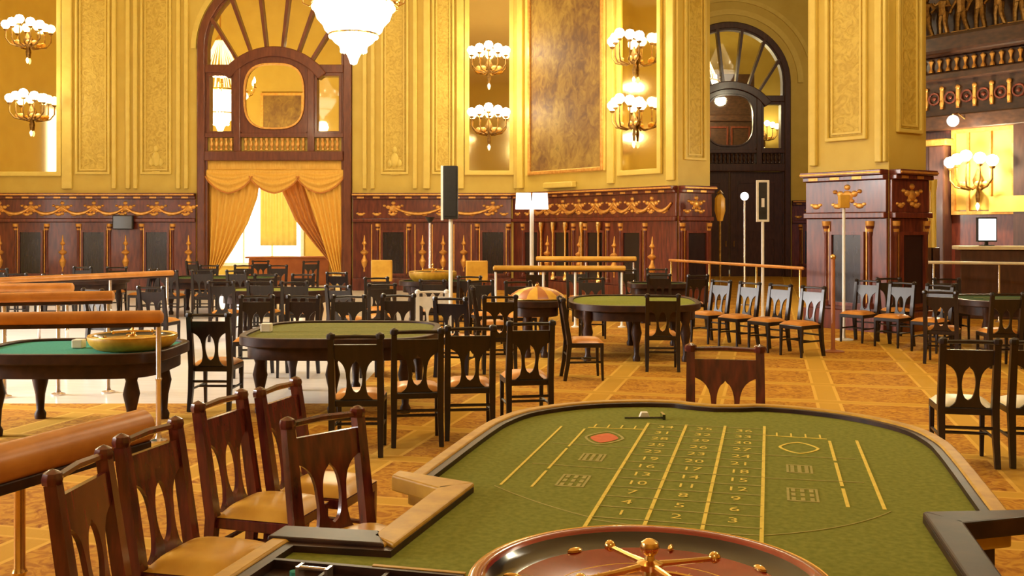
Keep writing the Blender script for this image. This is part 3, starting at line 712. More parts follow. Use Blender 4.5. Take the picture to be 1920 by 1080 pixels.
spots = [((0, YB), 0, BX(55), BZ(50)-.5, 'bronze wall sconce of five glowing globes, upper one at the far left'),
         ((0, YB), 0, BX(62), BZ(186)-.5, 'bronze wall sconce of five glowing globes, lower one at the far left'),
         ((0, YB), 0, BX(917), BZ(98)-.5, 'bronze wall sconce of five glowing globes, upper one left of the painting'),
         ((0, YB), 0, BX(917), BZ(212)-.5, 'bronze wall sconce of five glowing globes, lower one left of the painting'),
         (s0, aS, ss, FZ(75, ys)-.5, 'bronze wall sconce of five glowing globes, upper one right of the painting'),
         (s0, aS, ss, FZ(196, ys)-.5, 'bronze wall sconce of five glowing globes, lower one right of the painting'),
         (g0, aS, 1.30, 2.85, 'bronze wall sconce blazing on the yellow panel at the far right'),
         ((0, 46.0), 0, FX(1432, 46), FZ(238, 46)-.5, 'bronze wall sconce glimpsed through the right pane of the dark arch')]
for i, sp_ in enumerate(spots):
    o = sc if i == 0 else copy_tree(sc)
    place_sconce(o, *sp_)
    if i == 6:
        L = bpy.data.lights.new('sconce_lamp', 'POINT'); L.energy = 420; L.color = WARM; L.shadow_soft_size = .12
    elif i == 7: continue
    else:
        L = bpy.data.lights.new('sconce_lamp', 'POINT'); L.energy = 50; L.color = WARM; L.shadow_soft_size = .12
    lo = bpy.data.objects.new('sconce_lamp', L); COL.objects.link(lo); lo.parent = o; lo.location = (0, -.75, .55)

# ---- mirrors behind the sconces and the tall painting
def wall_mirror(origin, ang, x0, x1, z0, z1, lb):
    t = empty('wall_mirror', (origin[0], origin[1], z0), ang, lb, 'mirror')
    obj('mirror_glass', MB().box(x0, x1, -.05, -.01, 0, z1-z0), 'mirror_glass', t, smooth=False)
    obj('mirror_frame', sweep_rect_frame(MB(), x0-.14, x1+.14, -.14, z1-z0+.14, .14, -.10, -.01), 'moulding_paint', t, smooth=False, bevel=.02)
wall_mirror((0, YB), 0, BX(-8), BX(108), BZ(322), 10.6, 'tall gilt toned mirror behind the sconces at the far left')
wall_mirror((0, YB), 0, BX(880), BX(955), BZ(320), 10.6, 'tall gilt toned mirror left of the painting')
wall_mirror(s0, aS, s_at(1168), s_at(1236), FZ(318, 25.6), 10.6, 'tall gilt toned mirror right of the painting')
pt = empty('tall_painting', (s0.x, s0.y, BZ(325)), aS, 'tall brown and ochre landscape painting on the angled corner wall', 'painting')
pa, pb = s_at(998), s_at(1130)
obj('canvas', MB().box(pa, pb, -.05, -.01, 0, 7.2), 'canvas_paint', pt, smooth=False)
obj('picture_frame', sweep_rect_frame(MB(), pa-.1, pb+.1, -.1, 7.3, .1, -.11, -.01), 'gilt', pt, smooth=False, bevel=.02)

# globe lamp under the gallery
gl_ = empty('globe_lamp', (g0.x+dS.x*1.1-.78*.8131, g0.y+dS.y*1.1-.78*.5822, 0), label='round white globe lamp under the carved gallery', cat='lamp')
gl_.location.z = 4.12
obj('globe', MB().ell((0, 0, .12), .13, 14, 9), 'shade_glow', gl_); obj('bracket', MB().tube([(.38, .27, .2), (.15, .1, .3), (0, 0, .26)], .02, 6), 'brass', gl_)

# ------------------------------------------------------------------ chairs
def back_y(z): return .20+.085*max(0, (z-.45))/.55
def make_chair(wood, seatmat, label):
    t = empty('dining_chair', (0, 0, 0), label=label, cat='chair')
    for s in (-1, 1):
        obj('leg', MB().tube([(s*.19, -.20, 0), (s*.19, -.19, .25), (s*.19, -.19, .43)], [.020, .025, .028], 4), wood, t, bevel=.004)
        pz = [0, .2, .45, .7, .95]
        k = MB().tube([(s*(.195 if z else .20), (.26 if z == 0 else .225 if z == .2 else back_y(z)), z) for z in pz], [.028, .033, .038, .036, .033], 4)
        k.lathe([(0, .945), (.034, .95), (.038, .97), (.032, .99), (.014, 1.0), (0, 1.005)], s*.195, back_y(.97), 8)
        obj('back_post', k, wood, t)
        obj('side_stretcher', MB().tube([(s*.19, -.19, .22), (s*.195, .22, .22)], .013, 6), wood, t)
    obj('cross_stretcher', MB().tube([(-.19, 0, .22), (.19, 0, .22)], .013, 6), wood, t)
    obj('rear_stretcher', MB().tube([(-.19, .22, .30), (.19, .22, .30)], .013, 6), wood, t)
    k = MB(); A = [(-.21, -.21), (.21, -.21), (.20, .20), (-.20, .20)]
    k.prism_xy(A, .395, .45)
    obj('seat_frame', k, wood, t, bevel=.008, smooth=False)
    def seat(u, v):
        x = -.205+.41*u; y = -.215+.40*v
        e = (1-abs(2*u-1)**4)*(1-abs(2*v-1)**4)
        return (x*(1-.0), y, .452+.055*e**.5)
    k = MB().grid(seat, 10, 10)
    obj('seat_cushion', k, seatmat, t)
    obj('top_rail', MB().tube([(-.18, back_y(.965)+.0, .965), (0, back_y(.965)+.012, .970), (.18, back_y(.965), .965)], [.015, .017, .015], 6), wood, t)
    # back board running into a pierced splat: two slats round one oval opening
    k = MB()
    def ribbon(L, Rr):      # list of (x,z)
        n = len(L); o = len(k.v)
        for (a, z), (c, z2) in zip(L, Rr):
            y = back_y(z)-.004
            k.v.extend([(a, y-.011, z), (c, y-.011, z2), (c, y+.011, z2), (a, y+.011, z)])
        for i in range(n-1):
            p = o+4*i; q = p+4
            for j in range(4): k.f.append((p+j, p+(j+1) % 4, q+(j+1) % 4, q+j))
        k.f.append((o, o+1, o+2, o+3)); e = o+4*(n-1); k.f.append((e+3, e+2, e+1, e))
    zs = [.79, .83, .87, .905]
    ribbon([(-.178, z) for z in zs], [(.178, z) for z in zs])
    prof = [(.79, .166), (.778, .142), (.755, .114), (.72, .094), (.68, .083), (.60, .076), (.55, .078), (.50, .088), (.475, .104), (.455, .132)]
    def xi(z):
        q = 1-((z-.638)/.126)**2
        return .050*sqrt(q) if q > 0 else 0.0
    for s in (-1, 1):
        zz = [.79-(.79-.455)*i/24 for i in range(25)]
        def xo(z):
            for (z0, x0), (z1, x1) in zip(prof[:-1], prof[1:]):
                if z <= z0+1e-9 and z >= z1-1e-9: return x0+(x1-x0)*(z0-z)/(z0-z1)
            return prof[-1][1]
        ribbon([(s*xi(z), z) for z in zz], [(s*xo(z), z) for z in zz])
    obj('backrest', k, wood, t, angle=50)
    return t
GRP = {}
protoD = make_chair('chair_wood', 'leather_tan', 'x'); protoR = make_chair('chair_wood_lit', 'leather_gold', 'x'); protoP = make_chair('chair_wood', 'leather_pale', 'x')
used = set()
def chair(bx_, by_, face, label, proto=None, group=None, scale=1.0):
    """bx_,by_: where the top of the back stands; face: heading in degrees the sitter looks to (0 = right, 90 = away from the camera)"""
    proto = proto or protoD
    o = proto if proto.name not in used else copy_tree(proto)
    used.add(proto.name)
    f = radians(face); d = .26*scale
    o.location = (bx_+d*cos(f), by_+d*sin(f), .012 if (bx_ > CX0 or by_ < 10.6) else 0)
    o.rotation_euler = (0, 0, f+pi/2); o.scale = (scale,)*3
    o['label'] = label
    if group: o['group'] = group
    return o
g1 = 'chairs along the left of the near table'
chair(-.845, 4.61, -43, 'red lit mahogany chair with gold seat tucked into the notch of the near roulette table', protoR, g1)
chair(-1.44, 5.07, -16, 'red lit mahogany chair left of the near table, directly behind the chair in the notch', protoR, g1)
chair(-1.25, 5.50, -16, 'red lit mahogany chair left of the near table, farthest of that row', protoR, g1)
chair(-1.52, 4.30, -14, 'dark wooden chair with gold seat beside the end of the thick padded rail', protoR, g1)
chair(-1.56, 3.70, -3, 'dark wooden chair nearest the camera in the bottom left corner', protoR, g1)
g2 = 'row of black chairs in the middle of the hall'
chair(-1.25, 8.1, 92, 'black chair with tan seat, leftmost of the four seen from behind in the middle', protoD, g2)
chair(-.79, 8.48, 98, 'black chair with tan seat, second from left of the four seen from behind', protoD, g2)
chair(-.36, 8.75, 96, 'black chair with tan seat, third from left of the four seen from behind', protoD, g2)
chair(.17, 9.2, 100, 'black chair with tan seat, rightmost of the four seen from behind in the middle', protoD, g2)
chair(-3.02, 10.1, 88, 'black chair standing alone between the teal table and the long olive table', protoD)
chair(1.42, 6.75, -101, 'taller croupier chair facing the camera behind the far end of the near table', protoR, None, 1.10).scale = (1.16, 1.1, 1.06)
chair(3.50, 7.75, 78, 'black chair with pale seat at the right edge of the picture', protoP, 'chairs at the right edge')
chair(4.02, 7.70, 80, 'black chair with pale seat cut by the right edge of the picture', protoP, 'chairs at the right edge')
g3 = 'row of chairs behind the centre table'
fdir = Vector((-.84, -.55))
for i, lb in enumerate(('leftmost', 'second from left', 'second from right', 'rightmost')):
    t = (.10, .36, .62, .88)[i]; base = Vector((2.95, 16.4)).lerp(Vector((4.22, 14.25)), t)-fdir*.35
    chair(base.x, base.y, 180+33, 'orange seated dark chair, %s in the row of four beside the centre table' % lb, protoD, g3)
g4 = 'row of chairs before the pier'
for i, lb in enumerate(('leftmost', 'middle', 'rightmost')):
    base = Vector((5.45, 16.5)).lerp(Vector((6.25, 14.9)), (.1, .5, .9)[i])-fdir*.30
    chair(base.x, base.y, 180+40, 'dark chair with orange seat in front of the free pier, %s of three' % lb, protoD, g4)
chair(.62, 12.35, 4, 'dark chair with orange seat in profile at the left end of the centre green table', protoD)
chair(1.92, 12.9, 85, 'black chair seen from behind at the front of the centre green table', protoD)
chair(1.35, 17.2, -90, 'dark chair on the far side of the centre green table', protoD)
g5 = 'chairs on the far side of the olive table'
for i, (x, lb) in enumerate(((-3.25, 'leftmost'), (-2.66, 'second'), (-2.08, 'third'), (-1.45, 'rightmost'))):
    chair(x, 12.9, -90+(-1)**i*4, 'dark chair facing the camera behind the long olive table, %s of four' % lb, protoD, g5)
g6 = 'chairs around the tables before the curtained doorway'
for (x, y, f), wh_ in zip(((-7.0, 20.6, 88), (-6.3, 20.6, 95), (-5.6, 20.6, 84), (-7.0, 23.4, -90), (-6.2, 23.4, -85), (-5.4, 23.4, -95), (-4.7, 16.4, 92), (-4.1, 16.5, 86), (-3.5, 16.3, 97), (-4.6, 18.9, -88), (-3.9, 18.9, -93), (-8.2, 26.0, 60), (-6.6, 26.6, 100), (-5.2, 26.2, 120)), ['left one in front of the dark crowded table', 'middle one in front of the dark crowded table', 'right one in front of the dark crowded table', 'left one behind the dark crowded table', 'middle one behind the dark crowded table', 'right one behind the dark crowded table', 'left one in front of the crowded green table', 'middle one in front of the crowded green table', 'right one in front of the crowded green table', 'left one behind the crowded green table', 'right one behind the crowded green table', 'turned sideways below the left curtain', 'alone in the middle of the opening', 'turned sideways below the right curtain']):
    chair(x, y, f, 'dark chair before the curtained doorway, '+wh_, protoD, g6)
g7 = 'chairs crowded round the covered wheel'
for (x, y, f), wh_ in zip(((-.75, 12.4, 75), (-.15, 12.7, 95), (-.55, 14.6, 5), (.1, 16.1, -80), (-.5, 16.4, -70)), ['leftmost in front of it', 'right one in front of it', 'at its left end', 'right one behind it', 'left one behind it']):
    chair(x, y, f, 'black chair round the small wheel table, '+wh_, protoD, g7)
g8 = 'chairs at the dark green table at the far right'
for (x, y, f), wh_ in zip(((5.75, 13.6, 60), (6.45, 13.2, 88), (7.15, 13.1, 92), (6.4, 17.2, -85), (7.3, 17.0, -95)), ['turned at its left corner', 'left one in front', 'right one in front', 'left one behind it', 'right one behind it']):
    chair(x, y, f, 'black chair at the dark green table far right, '+wh_, protoD, g8)
g9 = 'dark chairs before the left wainscot'
for (x, y, f), wh_ in zip(((-5.9, 14.3, 60), (-5.3, 14.9, 80), (-7.50, 21.2, 175), (-8.7, 22.3, -80), (-9.5, 22.4, -95), (-8.5, 18.8, 85), (-9.4, 19.2, 95), (-10.9, 21.5, 90)), ['nearest, beside the red rail end', 'second nearest, beside the red rail end', 'at the right end of the far left table', 'behind the far left table, right one', 'behind the far left table, middle one', 'in front of the far left table, right one', 'in front of the far left table, left one', 'leftmost, beyond the far left table']):
    chair(x, y, f, 'dark chair among the left padded rails, '+wh_, protoD, g9)

protoW = make_chair('white_metal', 'leather_pale', 'x')  # white colour stands in for bright light on this chair
chair(-1.08, 13.7, -84, 'single chair with white light put into its colour, behind the right end of the olive table', protoW)
gA = 'dark chairs between the rails and the dark arch'
for (x, y, f), wh_ in zip(((2.35, 20.6, -60), (3.0, 21.0, -100), (2.7, 18.6, 80), (3.35, 18.3, 110), (1.3, 20.3, -80), (.5, 20.1, 90)),
        ('left one behind the dark side table', 'right one behind the dark side table', 'left one before the dark side table', 'right one before the dark side table', 'right one behind the white posted rail', 'left one behind the white posted rail')):
    chair(x, y, f, 'dark chair near the angled corner, '+wh_, protoD, gA)
gB = 'dark chairs between the olive table and the orange backed stools'
for (x, y, f), wh_ in zip(((-2.6, 15.2, 70), (-2.0, 15.6, 100), (-1.3, 16.6, 85), (-2.35, 17.6, -70), (-.75, 17.8, -100), (-3.4, 19.7, 80)),
        ('nearest on the left', 'second nearest', 'under the speaker column', 'turned, left of the speaker column', 'turned, right of the speaker column', 'farthest left')):
    chair(x, y, f, 'dark chair before the far wheel table, '+wh_, protoD, gB)
# ------------------------------------------------------------------ the near roulette table
TA = radians(-14.25)
tb = empty('roulette_table', (.36, 2.65, 0), TA, 'large green roulette table with amber rim filling the right foreground', 'table')
def offset(poly, d):
    n = len(poly); out = []
    area = sum(poly[i][0]*poly[(i+1) % n][1]-poly[(i+1) % n][0]*poly[i][1] for i in range(n))
    sg = 1 if area > 0 else -1
    for i in range(n):
        a, b_, c_ = Vector(poly[i-1]), Vector(poly[i]), Vector(poly[(i+1) % n])
        e1 = (b_-a).normalized(); e2 = (c_-b_).normalized()
        n1 = Vector((-e1.y, e1.x))*sg; n2 = Vector((-e2.y, e2.x))*sg
        m_ = (n1+n2); m_ = m_/max(.35, m_.length_squared/2) if m_.length > 1e-6 else n1
        p = b_+m_*d/1.0 if False else b_+(n1+n2)*d/(1+max(-.6, n1.dot(n2)))
        out.append((p.x, p.y))
    return out
def catmull(P, k=5):
    out = []
    for i in range(len(P)-1):
        p0 = Vector(P[max(i-1, 0)]); a = Vector(P[i]); b_ = Vector(P[i+1]); p3 = Vector(P[min(i+2, len(P)-1)])
        for j in range(k):
            t = j/k
            q = .5*((2*a)+(b_-p0)*t+(2*p0-5*a+4*b_-p3)*t*t+(3*a-p0-3*b_+p3)*t**3); out.append((q.x, q.y))
    out.append(tuple(P[-1])); return out
far = catmull([(1.14, 1.28), (1.145, 2.25), (1.12, 2.62), (1.03, 2.92), (.80, 3.20), (.50, 3.36), (.25, 3.40), (.12, 3.35), (0, 3.32)])
half = [(0, -1.0), (.7, -1.0), (1.1, -.85), (1.28, -.5), (1.285, .435), (.955, .46), (.93, 1.15), (1.14, 1.28)]+far[1:]
outl = half+[(-x, y) for x, y in reversed(half[1:-1])]
TZ = .80
P = lambda n, mb, mat, par=tb, **k: obj(n, mb, mat, par, **k)
in1 = offset(outl, .022); in2 = offset(outl, .060); in3 = offset(outl, .095)
P('felt', MB().prism_xy(offset(outl, .06), TZ-.06, TZ), 'felt_green', smooth=False)
P('rim', MB().band_xy(outl, in2, TZ-.09, TZ+.030, True), 'table_wood_amber', bevel=.008, angle=30)
P('rim_cushion', MB().band_xy(in2, in3, TZ-.02, TZ+.022, True), 'table_wood', angle=30)
P('apron', MB().band_xy(offset(outl, .05), offset(outl, .10), .56, TZ-.07, True), 'table_wood', angle=30)
ped = MB().lathe([(0, 0), (.22, 0), (.22, .05), (.12, .09), (.09, .2), (.13, .3), (.15, .4), (.10, .5), (.16, .6), (.2, .72), (0, .72)], 0, 0, 16).mesh('pedestal', 'table_wood')
for x, y in ((0, 2.5), (0, -.3), (-.55, 1.6), (.55, 1.6)): obj('pedestal', ped, None, tb, (x, y, .012))
# inlaid frame round the croupier notches
for s in (-1, 1):
    am = 'table_wood_amber' if s < 0 else 'table_wood'
    for nm, q, mt in (('notch_frame', [(1.30, .375), (.895, .395), (.965, .53), (1.30, .505)], 'table_wood'),
                      ('notch_frame', [(.865, .40), (.965, .47), (.955, 1.13), (.835, 1.22)], am),
                      ('notch_frame', [(.835, 1.22), (.945, 1.10), (1.20, 1.25), (1.20, 1.34)], am)):
        P(nm, MB().prism_xy([(s*x_, y_) for x_, y_ in q], TZ-.03, TZ+.036), mt, smooth=False, bevel=.008)
# painted layout
def line(p, q, w=.014, mat='layout_paint', h=.0016, name='layout_line'):
    a, b_ = Vector(p), Vector(q); d = (b_-a).normalized(); n_ = Vector((-d.y, d.x))*w/2
    return P(name, MB().prism_xy([tuple(a+n_), tuple(a-n_), tuple(b_-n_), tuple(b_+n_)], TZ+.0005, TZ+.0005+h), mat, smooth=False)
us = [-.325, -.124, .077, .278]
line((us[0], .80), (us[0], 2.80)); line((us[1], .92), (us[1], 2.80)); line((us[2], .92), (us[2], 2.82)); line((us[3], .76), (us[3], 2.86))
rows = [.98+(2.78-.98)*i/12 for i in range(13)]
for v in rows: line((us[0], v), (us[3], v), .008, 'layout_thin')
for s in (-1, 1):
    o = -.02
    for u in (.61, .74):
        segs = [(1.34, 2.60)] if u == .74 else [(1.34, 1.62), (1.66, 2.08), (2.12, 2.56)]
        for a, b_ in segs: line((s*u+o, a), (s*u+o, b_), .014 if s > 0 else .011)
    for v in (1.72, 2.16): line((us[0] if s < 0 else us[3], v), (s*.70+o, v+.02), .007, 'layout_thin')
    line((us[0] if s < 0 else us[3], 2.62), (s*.60+o, 2.60), .010)
    for k in range(4): line((s*(.36+.07*k)+o, 2.62), (s*(.36+.07*k)+o, 2.70), .008)
def arc(p, q, sag, n=14, w=.007, mat='layout_thin'):
    a, b_ = Vector(p), Vector(q); d = b_-a; n_ = Vector((-d.y, d.x)).normalized()
    pts = [a+d*t-n_*sag*4*t*(1-t) for t in [i/n for i in range(n+1)]]
    P('layout_arc', MB().band_xy([(p_.x, p_.y-w/2) for p_ in pts], [(p_.x, p_.y+w/2) for p_ in pts], TZ+.0005, TZ+.002), mat, smooth=False)
arc((-.78, 1.32), (us[0], .97), .02); arc((us[0], .95), (us[3], .90), .03); arc((us[3], .90), (.74, 1.32), .05)
def diamond(cx, cy, a, b_, mat, name='layout_diamond', hole=False):
    n = 24
    pts = [(cx+a*math.copysign(abs(cos(2*pi*i/n))**1.4, cos(2*pi*i/n)), cy+b_*math.copysign(abs(sin(2*pi*i/n))**1.4, sin(2*pi*i/n))) for i in range(n)]
    if hole:
        pin = [(cx+(x-cx)*.86, cy+(y-cy)*.90) for x, y in pts]; P(name, MB().band_xy(pts, pin, TZ+.0006, TZ+.0022, True), mat, smooth=False)
    else: P(name, MB().prism_xy(pts, TZ+.0005, TZ+.0018), mat, smooth=False)
diamond(-.495, 2.36, .07, .115, 'layout_red'); diamond(-.495, 2.36, .10, .16, 'layout_thin', hole=True)
diamond(.44, 2.36, .095, .13, 'layout_paint', hole=True)
def block(cx, cy, w, h, mat):       # framed lettering block, too small to read
    A = [(cx-w, cy-h), (cx+w, cy-h), (cx+w, cy+h), (cx-w, cy+h)]; B_ = [(cx-w+.01, cy-h+.01), (cx+w-.01, cy-h+.01), (cx+w-.01, cy+h-.01), (cx-w+.01, cy+h-.01)]
    k = MB().band_xy(A, B_, TZ+.0005, TZ+.0018, True)
    for i in range(3):
        y = cy-h+.035+i*(2*h-.07)/2
        for j in range(3): x = cx-w+.025+j*(2*w-.05)/2; k.box(x-.008, x+.008, y-.022, y+.022, TZ+.0005, TZ+.0018)
    P('layout_block', k, mat, smooth=False)
block(-.48, 1.92, .055, .075, 'layout_thin'); block(-.485, 1.48, .06, .10, 'layout_thin'); block(.43, 1.92, .055, .075, 'layout_thin'); block(.43, 1.48, .06, .10, 'layout_thin')
texts = []
for n_ in range(36):
    cu = bpy.data.curves.new('numeral', 'FONT'); cu.body = str(n_+1); cu.size = .090; cu.align_x = 'CENTER'; cu.align_y = 'CENTER'; cu.resolution_u = 2
    to = bpy.data.objects.new('numeral', cu); COL.objects.link(to); texts.append((n_, to))
bpy.context.view_layer.update()
dg = bpy.context.evaluated_depsgraph_get()
for n_, to in texts:
    me = bpy.data.meshes.new_from_object(to.evaluated_get(dg)); bpy.data.objects.remove(to, do_unlink=True)
    me.materials.clear(); me.materials.append(M['layout_paint'])
    o = bpy.data.objects.new('numeral', me); COL.objects.link(o); o.parent = tb
    o.location = (us[n_ % 3]+.10, (rows[n_//3]+rows[n_//3+1])/2, TZ+.0022); o.rotation_euler = (0, 0, 0)

# ---- roulette wheel
def make_wheel(label):
    t = empty('roulette', (0, 0, 0), 0, label, 'roulette')
    Q = lambda n, mb, mat, **k: obj(n, mb, mat, t, **k)
    Q('bowl', MB().lathe([(.0, .0), (.36, 0), (.40, .015), (.45, .05), (.474, .09), (.478, .118), (.470, .132), (.452, .136), (.438, .130), (.425, .112), (.405, .095), (.0, .06)], 0, 0, 64), 'wheel_wood')
    Q('ball_track', MB().lathe([(.440, .1305), (.424, .114), (.404, .098), (.345, .086), (.320, .083), (.300, .079), (.29, .07)], 0, 0, 64, cap=False), 'wheel_black')
    Q('rim_bead', ring(.472, .128, .0055, 64), 'brass')
    for i in range(8):
        a = 2*pi*(i+.3)/8
        k = MB().ell((0, 0, 0), (.028 if i % 2 else .012, .010 if i % 2 else .026, .010), 8, 5)
        obj('deflector', k, 'brass', t, (.375*cos(a), .375*sin(a), .098), (0, 0, a))
    Q('rotor', MB().lathe([(.30, .072), (.295, .079), (.270, .076), (.262, .066), (.205, .066), (.198, .080), (.12, .094), (.05, .115), (0, .118)], 0, 0, 48, cap=False), 'wheel_wood')
    Q('pocket_ring', ring(.266, .078, .006, 48), 'brass'); Q('inner_ring', ring(.200, .082, .006, 48), 'brass')
    fr = MB().box(.206, .262, -.0012, .0012, .064, .080).mesh('fret', 'brass', False)
    for i in range(37): obj('fret', fr, None, t, None, (0, 0, 2*pi*i/37))
    Q('turret', MB().lathe([(0, .11), (.052, .112), (.045, .125), (.020, .135), (.018, .150), (.034, .158), (.034, .172), (.014, .180), (.012, .192), (.022, .200), (.026, .213), (.022, .226), (.010, .234), (0, .236)], 0, 0, 20), 'brass')
    for i in range(4):
        a = pi/2*i+.18
        k = MB().tube([(.02, 0, .165), (.10, 0, .160), (.19, 0, .156)], [.010, .008, .007], 8).ell((.205, 0, .158), (.018, .016, .016), 10, 7)
        obj('turret_arm', k, 'brass', t, None, (0, 0, a))
    return t
wh = make_wheel('big polished red wood roulette wheel with brass turret on the near table')
wh.location = (.36, 2.65, TZ+.002); wh.rotation_euler = (0, 0, .25)

# ---- things lying on the near table (local u,v to world)
def TW(u, v): return (.36+u*cos(TA)-v*sin(TA), 2.65+u*sin(TA)+v*cos(TA))
x, y = TW(-.87, .03)
rk = empty('chip_rack', (x, y, TZ+.002), TA, 'dark wooden chip rack with metal clip on the near table edge', 'rack')
k = MB(); sweep = [(-.31, -.20), (.31, -.20), (.31, .15), (-.31, .15)]
k.band_xy(sweep, offset(sweep, .018), 0, .035, True).box(-.3, .3, -.19, .14, 0, .008)
obj('rack_body', k, 'table_wood', rk, smooth=False)
for xx in (-.10, .08): obj('divider', MB().box(xx-.006, xx+.006, -.185, .135, .008, .03), 'table_wood', rk, smooth=False)
obj('amber_edge', MB().box(.02, .31, .15, .165, 0, .037), 'table_wood_amber', rk, smooth=False)
obj('clip', MB().tube([(-.17, .06, .045), (-.08, .06, .045)], .006, 8).box(-.176, -.166, .04, .08, .008, .052).box(-.084, -.074, .04, .08, .008, .052), 'chrome', rk)
cols = ['layout_red', 'ivory', 'felt_teal', 'wheel_black', 'leather_gold']
for i in range(5):
    xx = -.26+.036*(i % 3)+(.22 if i > 2 else 0); yy = -.06+.06*(i % 3)
    cx_, cy_ = TW(-.87+xx, .03+yy)
    c = obj('chip_stack', MB().lathe([(0, 0), (.0145, 0), (.0145, .012+.006*(i % 3)), (0, .012+.006*(i % 3))], 0, 0, 14), cols[i % 5], loc=(cx_, cy_, TZ+.0105))
    tag(c, '%s chip stack in the dark rack on the near table' % ['red', 'ivory', 'teal', 'black', 'gold'][i], 'chips', 'chip stacks in the rack')
xk, yk = G(1212, 786, TZ)
rake = empty('croupier_rake', (xk, yk, TZ+.002), radians(2), 'thin dark croupier rake lying at the far end of the near table', 'rake')
obj('handle', MB().tube([(-.12, 0, .006), (.09, 0, .006)], .0055, 6), 'wheel_black', rake); obj('blade', MB().box(.085, .10, -.03, .05, 0, .028), 'wheel_black', rake, smooth=False)
ck = obj('card_block', MB().prism_xz([(-.03, 0), (.03, 0), (.018, .03), (-.018, .03)], -.02, .02), 'ivory', loc=(xk-.005, yk+.05, TZ+.001), smooth=False, bevel=.003)
tag(ck, 'small ivory block beside the rake on the near table', 'block')

# ------------------------------------------------------------------ other tables
LEG = {}
def gaming_table(label, cx, cy, w, d, z, rz, felt, legs=4, lip='table_wood', expo=4, marks=True, name='gaming_table'):
    t = empty(name, (cx, cy, 0), rz, label, 'table')
    n = 48; ol = []
    for i in range(n):
        a = 2*pi*i/n; e = 2/expo
        ol.append((w/2*math.copysign(abs(cos(a))**e, cos(a)), d/2*math.copysign(abs(sin(a))**e, sin(a))))
    obj('felt', MB().prism_xy(offset(ol, .05), z-.05, z), felt, t, smooth=False)
    obj('rim', MB().band_xy(ol, offset(ol, .07), z-.07, z+.022, True), lip, t, bevel=.008, angle=30)
    obj('apron', MB().band_xy(offset(ol, .08), offset(ol, .12), z-.20, z-.06, True), 'table_wood', t, angle=30)
    key = round(z, 3)
    if key not in LEG:
        q = z-.06
        LEG[key] = MB().lathe([(0, 0), (.05, 0), (.055, .05), (.035, .09), (.045, q*.35), (.075, q*.55), (.05, q*.72), (.07, q*.80), (.07, q), (0, q)], 0, 0, 10).mesh('leg', 'table_wood')
    ps = [(-1, -1), (1, -1), (1, 1), (-1, 1)]+([(0, -1), (0, 1)] if legs > 4 else [])
    for sx_, sy_ in ps: obj('leg', LEG[key], None, t, (sx_*(w/2-.28), sy_*(d/2-.26), .012))
    if marks:
        for q in (-.2, 0, .2): obj('layout_line', MB().box(-w*.32, w*.32, d*q-.006, d*q+.006, z+.0005, z+.002), 'layout_thin', t, smooth=False)
    return t
gaming_table('teal felt table behind the padded rail at the left edge', -3.95, 9.35, 1.75, 1.35, .74, 0, 'felt_teal', marks=False)
gaming_table('long olive felt table with dark legs left of the middle', -1.78, 10.8, 2.0, 2.0, .75, 0, 'felt_olive', 6)
gaming_table('centre green felt table beside the row of four chairs', 1.78, 14.9, 1.9, 2.4, .77, radians(-4), 'felt_green', 6, expo=3)
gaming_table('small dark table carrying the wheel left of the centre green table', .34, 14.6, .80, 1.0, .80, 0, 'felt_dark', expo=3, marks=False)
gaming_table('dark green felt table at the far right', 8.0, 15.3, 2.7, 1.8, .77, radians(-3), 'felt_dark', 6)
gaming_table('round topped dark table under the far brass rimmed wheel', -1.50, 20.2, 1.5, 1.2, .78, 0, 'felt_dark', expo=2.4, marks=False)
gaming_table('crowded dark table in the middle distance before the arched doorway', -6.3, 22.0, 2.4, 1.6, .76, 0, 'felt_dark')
gaming_table('crowded green table right of the arched doorway', -4.1, 17.7, 1.9, 1.3, .76, 0, 'felt_green')
gaming_table('dark side table between the gilt rails and the dark arch', 2.85, 19.7, 1.2, .9, .76, 0, 'felt_dark', marks=False)
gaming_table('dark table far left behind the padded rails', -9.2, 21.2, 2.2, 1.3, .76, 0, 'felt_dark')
for x, y, z, s, lb in ((-3.48, 9.3, .742, .82, 'brass rimmed roulette wheel standing on the teal table'),
                       (-1.58, 20.2, .782, 1.0, 'brass rimmed wheel on the round topped dark table in the distance')):
    w = copy_tree(wh); w.location = (x, y, z); w.scale = (s, s, s*(1.2 if y < 20 else 1.5)); w['label'] = lb
    for c_ in w.children:
        if c_.name.startswith('bowl') or c_.name.startswith('rotor'):
            c_.data = c_.data.copy(); c_.data.materials.clear(); c_.data.materials.append(M['table_wood_amber'])
cv = empty('wheel_cover', (.36, 14.6, .825), label='striped domed wheel cover on the small dark table left of the centre table', cat='cover')
for i in range(16):
    a0 = 2*pi*i/16; a1 = 2*pi*(i+1)/16
    obj('gore', MB().lathe([(.40, 0), (.41, .02), (.37, .07), (.27, .13), (.14, .165), (.02, .18)], 0, 0, 3, a0, a1, cap=False), 'leather_gold' if i % 2 else 'stage_wood', cv)
obj('cover_band', ring(.405, .012, .012, 32), 'brass', cv); obj('cover_knob', MB().ell((0, 0, .195), (.03, .03, .025), 10, 6), 'brass', cv)
bx_ = obj('card_box', MB().box(-.055, .055, -.05, .05, 0, .09), 'ivory', loc=(FX(500, 10.7), 10.7, .753), bevel=.01, smooth=False)
tag(bx_, 'small white box standing on the long olive table', 'box')
bx_ = obj('card_box', MB().box(-.05, .05, -.05, .05, 0, .08), 'ivory', loc=(FX(148, 9.35), 9.35, .742), bevel=.01, smooth=False)
tag(bx_, 'small white box standing on the teal table', 'box')

